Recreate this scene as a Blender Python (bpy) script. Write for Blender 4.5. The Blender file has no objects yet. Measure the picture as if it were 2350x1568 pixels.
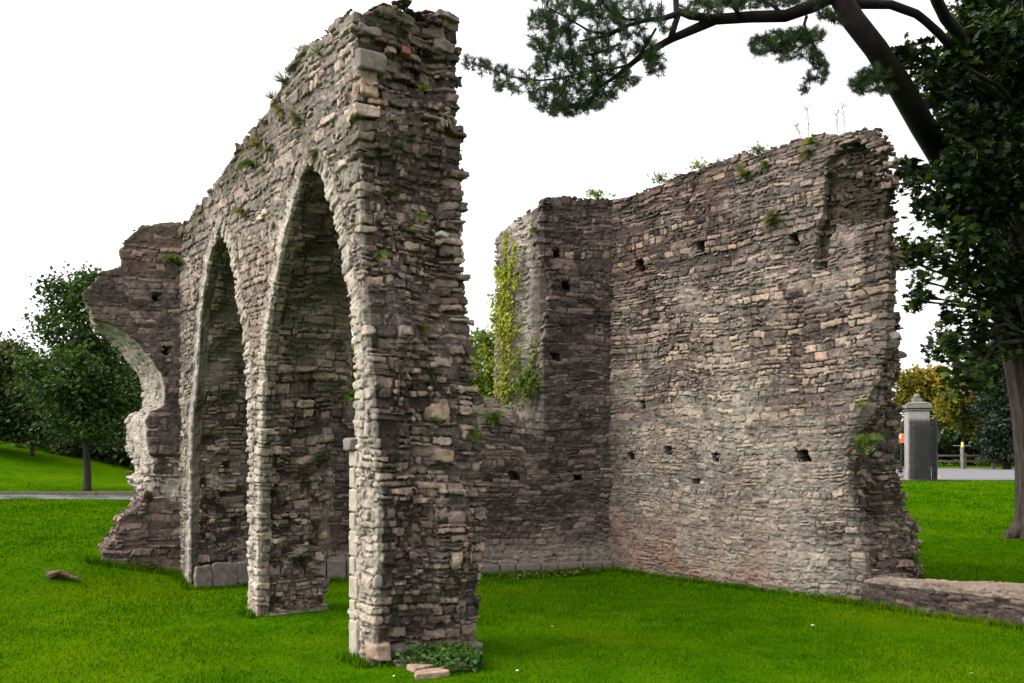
import bpy, math, random
import numpy as np
from concurrent.futures import ThreadPoolExecutor
from mathutils import Vector

rng = np.random.default_rng(11)
random.seed(5)
SC = bpy.context.scene
COL = SC.collection
F = 2000.0; CX = 1175.0; HZ = 1045.0; CAMH = 1.7      # photo measured at 2350 x 1568: focal length, centre, horizon line, eye height
R = math.radians

# ------------------------------------------------------------------ helpers
def tag(o, label=None, cat=None, group=None, kind=None):
    if label: o['label'] = label
    if cat: o['category'] = cat
    if group: o['group'] = group
    if kind: o['kind'] = kind
    return o

def empty(name, loc=(0, 0, 0), rz=0.0):
    o = bpy.data.objects.new(name, None); COL.objects.link(o)
    o.location = loc; o.rotation_euler = (0, 0, rz); o.empty_display_size = .3
    return o

def mesh_np(name, V, faces, mat, parent=None, smooth=True, attrs=None):
    """faces: (n,3) or (n,4) int array"""
    V = np.ascontiguousarray(V, np.float32); faces = np.ascontiguousarray(faces, np.int32)
    me = bpy.data.meshes.new(name)
    me.vertices.add(len(V)); me.vertices.foreach_set('co', V.ravel())
    n, k = faces.shape
    me.loops.add(n * k); me.loops.foreach_set('vertex_index', faces.ravel())
    me.polygons.add(n)
    me.polygons.foreach_set('loop_start', np.arange(0, n * k, k, dtype=np.int32))
    try: me.polygons.foreach_set('loop_total', np.full(n, k, np.int32))
    except Exception: pass
    me.polygons.foreach_set('use_smooth', np.full(n, bool(smooth)))
    if attrs:
        for an, arr in attrs.items():
            at = me.attributes.new(an, 'FLOAT_COLOR', 'POINT')
            at.data.foreach_set('color', np.ascontiguousarray(arr, np.float32).ravel())
    me.update(calc_edges=True)
    me.materials.append(mat)
    o = bpy.data.objects.new(name, me); COL.objects.link(o)
    if parent is not None: o.parent = parent
    return o

class MB:
    """collects mixed faces for one mesh"""
    def __init__(s): s.v = []; s.f = []
    def add(s, vs, fs):
        n = len(s.v); s.v.extend([tuple(p) for p in vs]); s.f.extend([tuple(i + n for i in f) for f in fs])
    def box(s, c, d, rz=0.0, taper=1.0):
        x, y, z = d[0] / 2, d[1] / 2, d[2] / 2
        ca, sa = math.cos(rz), math.sin(rz); vs = []
        for k, (sx, sy, sz) in enumerate([(-1,-1,-1),(1,-1,-1),(1,1,-1),(-1,1,-1),(-1,-1,1),(1,-1,1),(1,1,1),(-1,1,1)]):
            t = taper if sz > 0 else 1
            px, py = sx * x * t, sy * y * t
            vs.append((c[0] + ca * px - sa * py, c[1] + sa * px + ca * py, c[2] + sz * z))
        s.add(vs, [(0,3,2,1),(4,5,6,7),(0,1,5,4),(1,2,6,5),(2,3,7,6),(3,0,4,7)])
    def tube(s, pts, rad, n=10, rough=0.0, ridge=None):
        pts = [Vector(p) for p in pts]; rings = []; up = Vector((0.31, 0.2, 0.93)).normalized()
        for i, p in enumerate(pts):
            t = (pts[min(i + 1, len(pts) - 1)] - pts[max(i - 1, 0)]).normalized()
            a = t.cross(up)
            if a.length < 1e-3: a = t.cross(Vector((1, 0, 0)))
            a.normalize(); b = t.cross(a)
            r = rad[i] if hasattr(rad, '__len__') else rad
            rings.append([p + (a * math.cos(2*math.pi*k/n) + b * math.sin(2*math.pi*k/n)) * r * (1 + rough * (random.random() - .5) + (ridge[k] if ridge else 0)) for k in range(n)])
        vs = [q for r_ in rings for q in r_]; fs = []
        for i in range(len(rings) - 1):
            for k in range(n):
                fs.append((i*n+k, i*n+(k+1) % n, (i+1)*n+(k+1) % n, (i+1)*n+k))
        fs.append(tuple(range(n))[::-1]); fs.append(tuple((len(rings)-1)*n + k for k in range(n)))
        s.add(vs, fs)
    def lathe(s, c, prof, n=20):
        vs = []; fs = []
        for r, z in prof:
            for k in range(n): vs.append((c[0] + r*math.cos(2*math.pi*k/n), c[1] + r*math.sin(2*math.pi*k/n), c[2] + z))
        for i in range(len(prof) - 1):
            for k in range(n): fs.append((i*n+k, i*n+(k+1) % n, (i+1)*n+(k+1) % n, (i+1)*n+k))
        s.add(vs, fs)
    def build(s, name, mat, parent=None, smooth=False, bevel=0.0):
        me = bpy.data.meshes.new(name); me.from_pydata(s.v, [], s.f); me.update()
        if smooth:
            me.polygons.foreach_set('use_smooth', [True] * len(me.polygons))
        me.materials.append(mat)
        o = bpy.data.objects.new(name, me); COL.objects.link(o)
        if parent is not None: o.parent = parent
        if bevel:
            m = o.modifiers.new('bevel', 'BEVEL'); m.width = bevel; m.segments = 2; m.limit_method = 'ANGLE'
        return o

def S(a, b, x):
    t = np.clip((np.asarray(x, np.float64) - a) / (b - a), 0, 1); return t * t * (3 - 2 * t)

def at(x, y, Y):
    """photo point seen at distance Y -> place"""
    return Vector(((x - CX) / F * Y, Y, CAMH + (HZ - y) / F * Y))

def ground_h(x, y):
    x = np.asarray(x, np.float64); y = np.asarray(y, np.float64)
    e = -.75 * x + .66 * y
    h = .42 * S(10.0, 11.9, e) * S(1.0, -2.5, x)
    h = h + .72 * S(13, 36, y) * S(-2, 6, x)
    h = h + S(29, 42, y) * np.clip((-x - 16.2) * .2, 0, 4)
    h = h + .012 * np.sin(x * 1.3 + .4) * np.sin(y * 1.1) + .008 * np.sin(x * 3.1 + y * 2.3)
    return h

def gz(x, y): return float(ground_h(x, y))

def on_ground(x, y):
    """the spot of ground seen at photo x,y (below the horizon line)"""
    lo, hi = 2.0, 60.0
    for _ in range(50):
        Y = (lo + hi) / 2; p = at(x, y, Y)
        if p.z > gz(p.x, p.y): lo = Y
        else: hi = Y
    p = at(x, y, lo); p.z = gz(p.x, p.y); return p

# ------------------------------------------------------------------ material helpers
def new_mat(name):
    m = bpy.data.materials.new(name); m.use_nodes = True
    nt = m.node_tree; nt.nodes.clear()
    out = nt.nodes.new('ShaderNodeOutputMaterial'); bs = nt.nodes.new('ShaderNodeBsdfPrincipled')
    nt.links.new(bs.outputs[0], out.inputs[0])
    bs.inputs['Roughness'].default_value = .9
    if 'Specular IOR Level' in bs.inputs: bs.inputs['Specular IOR Level'].default_value = .25
    return m, nt, bs, out

class NG:
    def __init__(s, nt): s.nt = nt
    def n(s, t, **kw):
        nd = s.nt.nodes.new(t)
        for k, v in kw.items(): setattr(nd, k, v)
        return nd
    def l(s, a, b): s.nt.links.new(a, b)
    def val(s, sock, v):
        if hasattr(v, 'is_linked') or hasattr(v, 'links'): s.l(v, sock)
        else: sock.default_value = v
    def noise(s, scale, detail=4, rough=.6, vec=None, dist=0.0):
        nd = s.n('ShaderNodeTexNoise'); nd.inputs['Scale'].default_value = scale
        nd.inputs['Detail'].default_value = detail; nd.inputs['Roughness'].default_value = rough
        nd.inputs['Distortion'].default_value = dist
        if vec is not None: s.l(vec, nd.inputs['Vector'])
        return nd.outputs['Fac']
    def ramp(s, fac, stops, interp='LINEAR'):
        nd = s.n('ShaderNodeValToRGB'); cr = nd.color_ramp; cr.interpolation = interp
        while len(cr.elements) < len(stops): cr.elements.new(.5)
        for e, (p, c) in zip(cr.elements, stops):
            e.position = p; e.color = (c[0], c[1], c[2], 1) if hasattr(c, '__len__') else (c, c, c, 1)
        s.l(fac, nd.inputs[0]); return nd.outputs[0]
    def mix(s, fac, a, b, mode='MIX'):
        nd = s.n('ShaderNodeMix', data_type='RGBA', blend_type=mode)
        s.val(nd.inputs[0], fac)
        for sock, v in ((nd.inputs[6], a), (nd.inputs[7], b)):
            if hasattr(v, 'links'): s.l(v, sock)
            else: sock.default_value = (v[0], v[1], v[2], 1)
        return nd.outputs[2]
    def math(s, op, a, b=0.0, clamp=False):
        nd = s.n('ShaderNodeMath', operation=op); nd.use_clamp = clamp
        s.val(nd.inputs[0], a); s.val(nd.inputs[1], b); return nd.outputs[0]
    def bump(s, h, strength, dist, normal=None):
        nd = s.n('ShaderNodeBump'); nd.inputs['Strength'].default_value = strength; nd.inputs['Distance'].default_value = dist
        s.l(h, nd.inputs['Height'])
        if normal is not None: s.l(normal, nd.inputs['Normal'])
        return nd.outputs[0]

def simple_mat(name, col, rough=.85, var=.25, scale=6.0, bump=0.0, spec=.25):
    m, nt, bs, out = new_mat(name); g = NG(nt)
    tc = g.n('ShaderNodeTexCoord')
    f = g.noise(scale, 5, .65, tc.outputs['Object'])
    lo = [c * (1 - var) for c in col]; hi = [min(1, c * (1 + var)) for c in col]
    g.l(g.ramp(f, [(.3, lo), (.7, hi)]), bs.inputs['Base Color'])
    bs.inputs['Roughness'].default_value = rough; bs.inputs['Specular IOR Level'].default_value = spec
    if bump: g.l(g.bump(f, .6, bump), bs.inputs['Normal'])
    return m

# ------------------------------------------------------------------ masonry engine: stones laid in a scalar field, skinned with surface nets
NN = 128
def _noisevol():
    v = rng.standard_normal((NN, NN, NN)).astype(np.float32)
    k = np.fft.fftfreq(NN) * NN
    kz = np.fft.rfftfreq(NN) * NN
    k2 = k[:, None, None] ** 2 + k[None, :, None] ** 2 + kz[None, None, :] ** 2
    fv = np.fft.rfftn(v) * np.exp(-k2 / (2 * 9.0 ** 2))
    v = np.fft.irfftn(fv, s=v.shape).astype(np.float32)
    return v / v.std()
NV = _noisevol().ravel()
def nz(x, y, z, wl):
    s = np.float32(9.0 / wl)
    i = (x * s).astype(np.int32) & 127; j = (y * s).astype(np.int32) & 127; k = (z * s).astype(np.int32) & 127
    return NV[(i * NN + j) * NN + k]

def hsh(*ids):
    h = np.uint32(2166136261)
    for q in ids:
        q = np.asarray(q)
        h = (h ^ q.astype(np.int64).astype(np.uint32)) * np.uint32(0x9E3779B1)
        h = h ^ (h >> np.uint32(15)); h = h * np.uint32(0x85EBCA77); h = h ^ (h >> np.uint32(13))
    return ((h >> np.uint32(8)).astype(np.float32)) * np.float32(1 / 16777216.0)

def _cell(x, k, salt, J):
    i = np.floor(x).astype(np.int32)
    lo = i + J * (hsh(i, k, salt) - .5); hi = i + 1 + J * (hsh(i + 1, k, salt) - .5)
    i = i - (x < lo) + (x >= hi)
    lo = i + J * (hsh(i, k, salt) - .5); hi = i + 1 + J * (hsh(i + 1, k, salt) - .5)
    return i, lo, hi

def stones(A, B, Z, st):
    """distance to the rounded stone that holds each point, stone hashes, position within the stone"""
    seed = st['seed']
    Zw = Z + st['wave'] * nz(A, B, Z * .6, 1.1) + st['wave'] * .3 * nz(A + 7, B, Z, .33)
    if st['wave'] > 0:       # building lifts do not line up: breaks in the courses every half metre or so
        bA = np.floor((A + .09 * nz(A, B, Z, .5)) / .52); bB = np.floor(B / .45 + .3)
        Zw = Zw + .05 * (hsh(bA, bB, np.floor(Z / .6 + .2 * bA), seed) - .5)
    ZB = st['ZB']
    k = np.clip(np.searchsorted(ZB, Zw).astype(np.int32) - 1, 0, len(ZB) - 2)
    z0 = ZB[k]; z1 = ZB[k + 1]
    w = st['wmin'] + (st['wmax'] - st['wmin']) * hsh(k, seed, 1)
    Aw = A + .012 * nz(A, B + 3, Z, .3)
    i, lo, hi = _cell(Aw / w + 10 * hsh(k, seed, 2) + .4 * (hsh(k, seed, 4) - .5) * (Zw - z0) / (z1 - z0), k * 131 + seed, 3, .75)
    xl = Aw / w + 10 * hsh(k, seed, 2) + .4 * (hsh(k, seed, 4) - .5) * (Zw - z0) / (z1 - z0)
    la = (xl - (lo + hi) / 2) * w; ha = (hi - lo) / 2 * w
    wb = st['wb']
    xb = B / wb + 10 * hsh(k, seed, 6)
    j, lo, hi = _cell(xb, k * 177 + seed, 5, .7)
    lb = (xb - (lo + hi) / 2) * wb; hb = (hi - lo) / 2 * wb
    hs = hsh(i, j, k, seed, 7)
    split = hs < st['split']
    zm = z0 + (z1 - z0) * (.35 + .3 * hsh(i, j, k, seed, 8))
    upper = split & (Zw > zm)
    z0 = np.where(upper, zm, z0); z1 = np.where(split & ~upper, zm, z1)
    lz = Zw - (z0 + z1) / 2; hz = (z1 - z0) / 2
    sid = upper.astype(np.int32)
    gap = st['gap'] * (.5 + 1.2 * hsh(i, j, k, sid, 9))
    r = np.minimum(.42 * hz, st['round'])
    if st.get('noA'): la = la * 0; ha = ha * 0 + .1
    qa = np.abs(la) - ha + gap + r; qb = np.abs(lb) - hb + gap + r; qz = np.abs(lz) - hz + gap * .8 + r
    d = np.sqrt(np.maximum(qa, 0) ** 2 + np.maximum(qb, 0) ** 2 + np.maximum(qz, 0) ** 2) + np.minimum(np.maximum(qa, np.maximum(qb, qz)), 0) - r
    h1 = hsh(i, j, k, sid, seed, 10); h2 = hsh(i, j, k, sid, seed, 11)
    return d, h1, h2, la, lb, lz, (i * 7 + j * 13 + k * 29)

def smin(a, b, k):
    h = np.maximum(k - np.abs(a - b), 0) / k
    return np.minimum(a, b) - h * h * k * .25
def smax(a, b, k): return -smin(-a, -b, k)

def style(seed, hmin, hmax, wmin, wmax, wb=.22, wave=.02, split=.2, gap=.005, rnd=.016, zlo=-1.0, zhi=8.0, big=0.0):
    r_ = np.random.default_rng(seed); hs = r_.uniform(hmin, hmax, 400)
    if big: hs = np.where(zlo + np.cumsum(hs) > 4.45, hs * big, hs)
    ZB = (zlo + np.concatenate([[0], np.cumsum(hs)])).astype(np.float32)
    return dict(seed=seed, ZB=ZB, wmin=np.float32(wmin), wmax=np.float32(wmax), wb=np.float32(wb), wave=np.float32(wave), split=split, gap=np.float32(gap), round=np.float32(rnd))

def sdf_poly(A, Z, pts, closed=True):
    """signed distance (negative inside) to a polygon on a 2D grid, and arclength of the nearest outline point"""
    pts = np.asarray(pts, np.float64); n = len(pts)
    best = np.full(A.shape, 1e9); arc = np.zeros(A.shape); inside = np.zeros(A.shape, bool); L = 0.0
    for i in range(n if closed else n - 1):
        p = pts[i]; q = pts[(i + 1) % n]; e = q - p; l = math.hypot(*e) + 1e-9
        t = np.clip(((A - p[0]) * e[0] + (Z - p[1]) * e[1]) / l ** 2, 0, 1)
        d = np.hypot(A - p[0] - t * e[0], Z - p[1] - t * e[1])
        m = d < best; best[m] = d[m]; arc[m] = (L + t * l)[m]; L += l
        if closed:
            c = ((p[1] > Z) != (q[1] > Z)); xx = p[0] + (Z - p[1]) / (e[1] if abs(e[1]) > 1e-9 else 1e-9) * e[0]
            inside ^= c & (A < xx)
    if closed: best[inside] *= -1
    return best.astype(np.float32), arc.astype(np.float32)

def shift2(M, da, dz):
    """sample the 2D map M at (index + (da, dz)), edges held"""
    def one(M, d, ax):
        k = math.floor(d); f = np.float32(d - k); n = M.shape[ax]
        i0 = np.clip(np.arange(n) + k, 0, n - 1); i1 = np.clip(i0 + 1, 0, n - 1)
        return np.take(M, i0, ax) * (1 - f) + np.take(M, i1, ax) * f
    if da: M = one(M, da, 0)
    if dz: M = one(M, dz, 1)
    return M

class Frame2:
    def __init__(s, O, ea, eb): s.O = np.array(O); s.ea = np.array(ea); s.eb = np.array(eb)
    def px(s, x, y, b=0.0):
        """photo point on the plane at depth b -> (a, z)"""
        k = (x - CX) / F; o = s.O + b * s.eb
        a = (k * o[1] - o[0]) / (s.ea[0] - k * s.ea[1]); Y = o[1] + a * s.ea[1]
        return a, CAMH + (HZ - y) / F * Y
    def poly(s, pts, b=0.0): return [s.px(x, y, b) for x, y in pts]
    def w(s, a, b, z):
        p = s.O + a * s.ea + b * s.eb; return Vector((p[0], p[1], z))
    def wpx(s, x, y, b=0.0):
        a, z = s.px(x, y, b); return s.w(a, b, z)

def surface_nets(phi):
    sg = phi < 0
    na, nb, nzz = phi.shape
    cnt = np.zeros((na - 1, nb - 1, nzz - 1), np.uint8)
    offs = [(i, j, k) for i in (0, 1) for j in (0, 1) for k in (0, 1)]
    for i, j, k in offs: cnt += sg[i:na - 1 + i, j:nb - 1 + j, k:nzz - 1 + k]
    act = (cnt > 0) & (cnt < 8); del cnt
    ci, cj, ck = np.nonzero(act)
    vid = np.full(act.shape, -1, np.int32); vid[ci, cj, ck] = np.arange(len(ci), dtype=np.int32)
    cv = {o: phi[ci + o[0], cj + o[1], ck + o[2]] for o in offs}
    P = np.zeros((len(ci), 3), np.float32); N = np.zeros(len(ci), np.float32)
    for o in offs:
        for ax in range(3):
            if o[ax]: continue
            q = list(o); q[ax] = 1; q = tuple(q)
            a, b = cv[o], cv[q]; m = (a < 0) != (b < 0)
            t = np.where(m, a / np.where(m, a - b, 1), 0)
            for c in range(3): P[:, c] += np.where(m, t if c == ax else o[c], 0)
            N += m
    P = P / N[:, None] + np.stack([ci, cj, ck], 1)
    quads = []
    for ax in range(3):
        sl0 = [slice(None)] * 3; sl1 = [slice(None)] * 3
        sl0[ax] = slice(0, -1); sl1[ax] = slice(1, None)
        e = sg[tuple(sl0)] != sg[tuple(sl1)]
        inner = [slice(1, -1)] * 3; inner[ax] = slice(None)
        m = np.zeros_like(e); m[tuple(inner)] = e[tuple(inner)]
        i, j, k = np.nonzero(m); flip = sg[i, j, k]
        b1, b2 = (ax + 1) % 3, (ax + 2) % 3
        def cell(d1, d2):
            ix = [i, j, k]; ix[b1] = ix[b1] - d1; ix[b2] = ix[b2] - d2
            return vid[ix[0], ix[1], ix[2]]
        q = np.stack([cell(1, 1), cell(0, 1), cell(0, 0), cell(1, 0)], 1)
        q[~flip] = q[~flip][:, ::-1]
        quads.append(q)
    q = np.concatenate(quads); q = q[(q >= 0).all(1)]
    return P, q

HS = 1.0     # voxel scale for quick tests
def build_wall(name, fr, lim, h, setup, st, mat, zone=None, parent=None, bw=.2):
    """lim = (a0,a1,b0,b1,z0,z1); setup(A2,Z2,h) -> slice_fn(b) -> (base, amp, rec, pext, rub) 2D maps; optional ring map for voussoirs"""
    h = h * HS
    a = np.arange(lim[0], lim[1], h, dtype=np.float32); b = np.arange(lim[2], lim[3], h, dtype=np.float32); z = np.arange(lim[4], lim[5], h, dtype=np.float32)
    A2, Z2 = np.meshgrid(a, z, indexing='ij')
    sf, ring = setup(A2, Z2, h)
    phi = np.empty((len(a), len(b), len(z)), np.float32)
    core = st.get('corefn')
    def lay(A, B, Z, idx):
        d, h1, h2, la, lb, lz, off = stones(A, B, Z, st)
        if ring is not None:
            rho, arc, bmax = ring; rr = rho[idx]; on = B < bmax[idx]; m = on & (rr < .18)
            m2 = on & ~m; d[m2] = np.maximum(d[m2], .19 - rr[m2])
            if m.any():
                D = stones(rr[m] * np.float32(.1), B[m], arc[idx][m], st['ring'])
                d[m] = np.maximum(D[0], rr[m] - .173)
                for q, v in zip((h1, h2, la, lb, lz, off), D[1:]): q[m] = v
        if core is not None:
            m = core(A, B, Z)
            if m.any():
                D = stones(A[m], B[m], Z[m], st['core'])
                for q, v in zip((d, h1, h2, la, lb, lz, off), D): q[m] = v
        return d, h1, h2, la, lb, lz, off
    def field(base, amp, rec, pext, rub, A, B, Z, idx):
        d, h1, h2, la, lb, lz, off = lay(A, B, Z, idx)
        o = (off & 1023).astype(np.float32) * np.float32(.137)
        n1 = nz(A + o, B, Z, .11); n2 = nz(A, B + o, Z, .045)
        prot = (h1 - .5) * 2
        prot = np.where((h2 < .12 * rub), -1.6 - .8 * rub, prot)
        prot = np.where((h2 > .95) & (rub > .3), 1.35, prot)
        p = amp * prot + amp * (3.5 * (hsh(off, 21) - .5) * np.clip(la, -.1, .1) + 7 * (hsh(off, 22) - .5) * np.clip(lz, -.05, .05) + 3 * (hsh(off, 23) - .5) * np.clip(lb, -.1, .1)) + pext + (.1 * amp + .003) * n1
        prot = prot
        fs = smax(d + .0042 * n1 + .0022 * n2, base - p, .016)
        fm = base + rec - pext + .006 * n1 + .35 * rec * nz(A, B, Z, .4)
        return smin(fs, fm, .008) + .0028 * n2
    def do(jb):
        bb = float(b[jb])
        base, amp, rec, pext, rub = sf(bb)
        m = np.abs(base) < bw
        ph = base.copy()
        idx = np.nonzero(m)
        if len(idx[0]):
            A = A2[idx]; Z = Z2[idx]; B = np.full(len(A), bb, np.float32)
            bc = lambda q: q[idx] if isinstance(q, np.ndarray) else np.float32(q)
            ph[idx] = field(base[idx], bc(amp), bc(rec), bc(pext), bc(rub), A, B, Z, idx)
        phi[:, jb, :] = ph
    with ThreadPoolExecutor(4) as ex: list(ex.map(do, range(len(b))))
    phi[0] = phi[-1] = 1; phi[:, 0] = phi[:, -1] = 1; phi[:, :, 0] = phi[:, :, -1] = 1
    P, q = surface_nets(phi)
    va = lim[0] + P[:, 0] * h; vb = lim[2] + P[:, 1] * h; vz = lim[4] + P[:, 2] * h
    ia = np.clip(np.rint(P[:, 0]).astype(int), 0, len(a) - 1); iz = np.clip(np.rint(P[:, 2]).astype(int), 0, len(z) - 1)
    d, h1, h2, *_ = lay(va.astype(np.float32), vb.astype(np.float32), vz.astype(np.float32), (ia, iz))
    W = np.stack([fr.O[0] + va * fr.ea[0] + vb * fr.eb[0], fr.O[1] + va * fr.ea[1] + vb * fr.eb[1], vz], 1)
    det = fr.ea[0] * fr.eb[1] - fr.ea[1] * fr.eb[0]
    if det < 0: q = q[:, ::-1]
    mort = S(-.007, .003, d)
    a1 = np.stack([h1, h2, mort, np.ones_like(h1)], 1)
    a2 = np.ones((len(va), 4), np.float32); a2[:, :3] = 0
    if zone is not None: a2[:, 0], a2[:, 1], a2[:, 2], a1[:, 3] = zone(va, vb, vz, (ia, iz))   # pale smears and painted sunlight, moss-green, dark/red weathering
    # drop loose crumbs that hang in the air
    lab = np.arange(len(W), dtype=np.int32)
    for _ in range(60):
        m = lab[q].min(1); old = lab.copy()
        for c in range(4): np.minimum.at(lab, q[:, c], m)
        lab = lab[lab]; lab = lab[lab]
        if (lab == old).all(): break
    big = np.bincount(lab, minlength=len(W)) > 3000
    q = q[big[lab[q[:, 0]]]]
    used = np.zeros(len(W), bool); used[q.ravel()] = True; re = np.cumsum(used) - 1
    W = W[used]; q = re[q]; a1 = a1[used]; a2 = a2[used]
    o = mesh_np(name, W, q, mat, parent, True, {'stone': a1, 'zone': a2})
    return o
# ------------------------------------------------------------------ ruin walls
PHI = np.float32
def stone_material(name, palette, seed, bump=.02, lichen=.75, shaded_mortar=(.07,.057,.05)):
    m, nt, bs, out = new_mat(name); g = NG(nt)
    tc = g.n('ShaderNodeTexCoord'); P = tc.outputs['Object']
    mp = g.n('ShaderNodeMapping'); mp.inputs['Location'].default_value = (seed * 3.1, seed * 1.7, seed * .9); g.l(P, mp.inputs[0]); P = mp.outputs[0]
    at_ = g.n('ShaderNodeAttribute', attribute_name='stone'); sp = g.n('ShaderNodeSeparateColor'); g.l(at_.outputs['Color'], sp.inputs[0])
    az = g.n('ShaderNodeAttribute', attribute_name='zone'); sz = g.n('ShaderNodeSeparateColor'); g.l(az.outputs['Color'], sz.inputs[0])
    n_big = g.noise(1.3, 5, .6, P); n_mid = g.noise(9, 6, .7, P); n_fine = g.noise(55, 6, .75, P); n_grit = g.noise(170, 3, .7, P)
    pal = g.ramp(sp.outputs[0], palette, 'CONSTANT')
    # value variation inside and between stones
    v = g.math('ADD', g.math('MULTIPLY', n_mid, .9), g.math('MULTIPLY', n_fine, .9))
    v = g.math('ADD', v, g.math('MULTIPLY', sp.outputs[1], .5))
    col = g.mix(1.0, pal, g.ramp(g.math('SUBTRACT', v, .65), [(.2, (.24,.23,.24)), (.48, (.86,.86,.86)), (.80, (2.3,2.22,2.08))]), 'MULTIPLY')
    mort = g.mix(1.0, shaded_mortar, g.ramp(n_fine, [(.25, .55), (.75, 1.3)]), 'MULTIPLY')  # mortar darkened to carry joint shadow the shallow mesh lacks
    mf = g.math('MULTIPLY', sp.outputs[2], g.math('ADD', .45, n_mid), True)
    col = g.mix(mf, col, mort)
    # pale mix: mortar smears, plus sunlight painted on lit faces and reveals
    pl = g.mix(1.0, (.50,.45,.385), g.ramp(g.math('ADD', n_mid, g.math('MULTIPLY', n_fine, .6)), [(.35, .55), (.6, .9), (1.0, 1.25)]), 'MULTIPLY')
    pf = g.math('MULTIPLY', sz.outputs[0], g.ramp(g.math('ADD', n_mid, g.math('MULTIPLY', n_big, .5)), [(.5, .25), (.95, 1.0)]))
    col = g.mix(pf, col, pl)
    # red sandstone bloom
    rf = g.math('MULTIPLY', sz.outputs[2], g.ramp(g.math('ADD', n_big, g.math('MULTIPLY', n_mid, .5)), [(.62, 0), (.9, .75)]))
    col = g.mix(rf, col, (.26,.135,.095))
    # grey lichen specks
    vo = g.n('ShaderNodeTexVoronoi'); vo.inputs['Scale'].default_value = 38; g.l(P, vo.inputs['Vector'])
    lf = g.math('MULTIPLY', g.ramp(g.math('ADD', vo.outputs['Distance'], g.math('MULTIPLY', n_fine, .5)), [(.3, 1), (.42, 0)]), g.ramp(n_mid, [(.45, 0), (.58, lichen)]))
    col = g.mix(lf, col, (.48,.45,.40))
    # moss and algae, on the soffits also painted-in shade
    mo = g.math('MULTIPLY', sz.outputs[1], g.ramp(g.math('ADD', g.math('MULTIPLY', n_mid, .8), g.math('MULTIPLY', n_big, .6)), [(.45, .1), (.8, 1)]))
    mossc = g.mix(n_fine, (.035,.04,.015), (.09,.085,.035))
    col = g.mix(g.math('MULTIPLY', mo, .85), col, mossc)
    # black weathering crust and rain staining
    wf = g.math('MULTIPLY', at_.outputs['Alpha'], g.ramp(g.math('ADD', n_mid, g.math('MULTIPLY', n_big, .6)), [(.5, .35), (.9, 1.0)]))
    col = g.mix(wf, col, g.mix(1.0, col, (.40,.36,.40), 'MULTIPLY'))
    g.l(col, bs.inputs['Base Color'])
    h = g.math('ADD', g.math('MULTIPLY', n_fine, .6), g.math('MULTIPLY', n_grit, .35)); h = g.math('ADD', h, g.math('MULTIPLY', n_mid, .8))
    g.l(g.bump(h, .9, bump), bs.inputs['Normal'])
    bs.inputs['Roughness'].default_value = .93; bs.inputs['Specular IOR Level'].default_value = .15
    return m

PAL_GREY = [(0, (.095,.072,.073)), (.14, (.14,.112,.105)), (.28, (.185,.155,.138)), (.42, (.125,.10,.10)), (.55, (.215,.18,.155)), (.68, (.155,.128,.118)), (.80, (.195,.152,.132)), (.90, (.26,.225,.19)), (.975, (.215,.125,.105))]
def scalep(p, k): return [(q, tuple(c * k for c in col)) for q, col in p]
def calm(p, k):
    m = [sum(c[i] for _, c in p) / len(p) for i in range(3)]
    return [(q, tuple(m[i] * k + c[i] * (1 - k) for i in range(3))) for q, c in p]
def tintp(p, r, g, b): return [(q, (c[0] * r, c[1] * g, c[2] * b)) for q, c in p]
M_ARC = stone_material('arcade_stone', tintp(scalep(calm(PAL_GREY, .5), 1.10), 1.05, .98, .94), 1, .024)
M_SHADED = stone_material('shaded_stone', tintp(scalep(calm(PAL_GREY, .55), .70), 1.06, .975, .99), 2, .018, .35)  # shade of the unlit walls painted in by darkening the common palette
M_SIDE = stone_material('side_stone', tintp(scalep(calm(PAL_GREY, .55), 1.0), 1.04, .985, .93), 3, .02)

U = (-.5936, .8048); V_ = (.8048, .5936); Wd = (.971, .24); Nn = (-.24, .971); Dd = (.647, -.763); Mm = (.763, .647)
FA = Frame2((-1.386, 7.39), U, V_)
CC = (-4.342, 11.398); KK = (1.445, 12.83)
FB = Frame2(CC, (-.971, -.24), U)
FD = Frame2(CC, Wd, Nn)
FE = Frame2(KK, Dd, Mm)

def ext(p, da=0, dz=0): return (p[0] + da, p[1] + dz)
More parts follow.
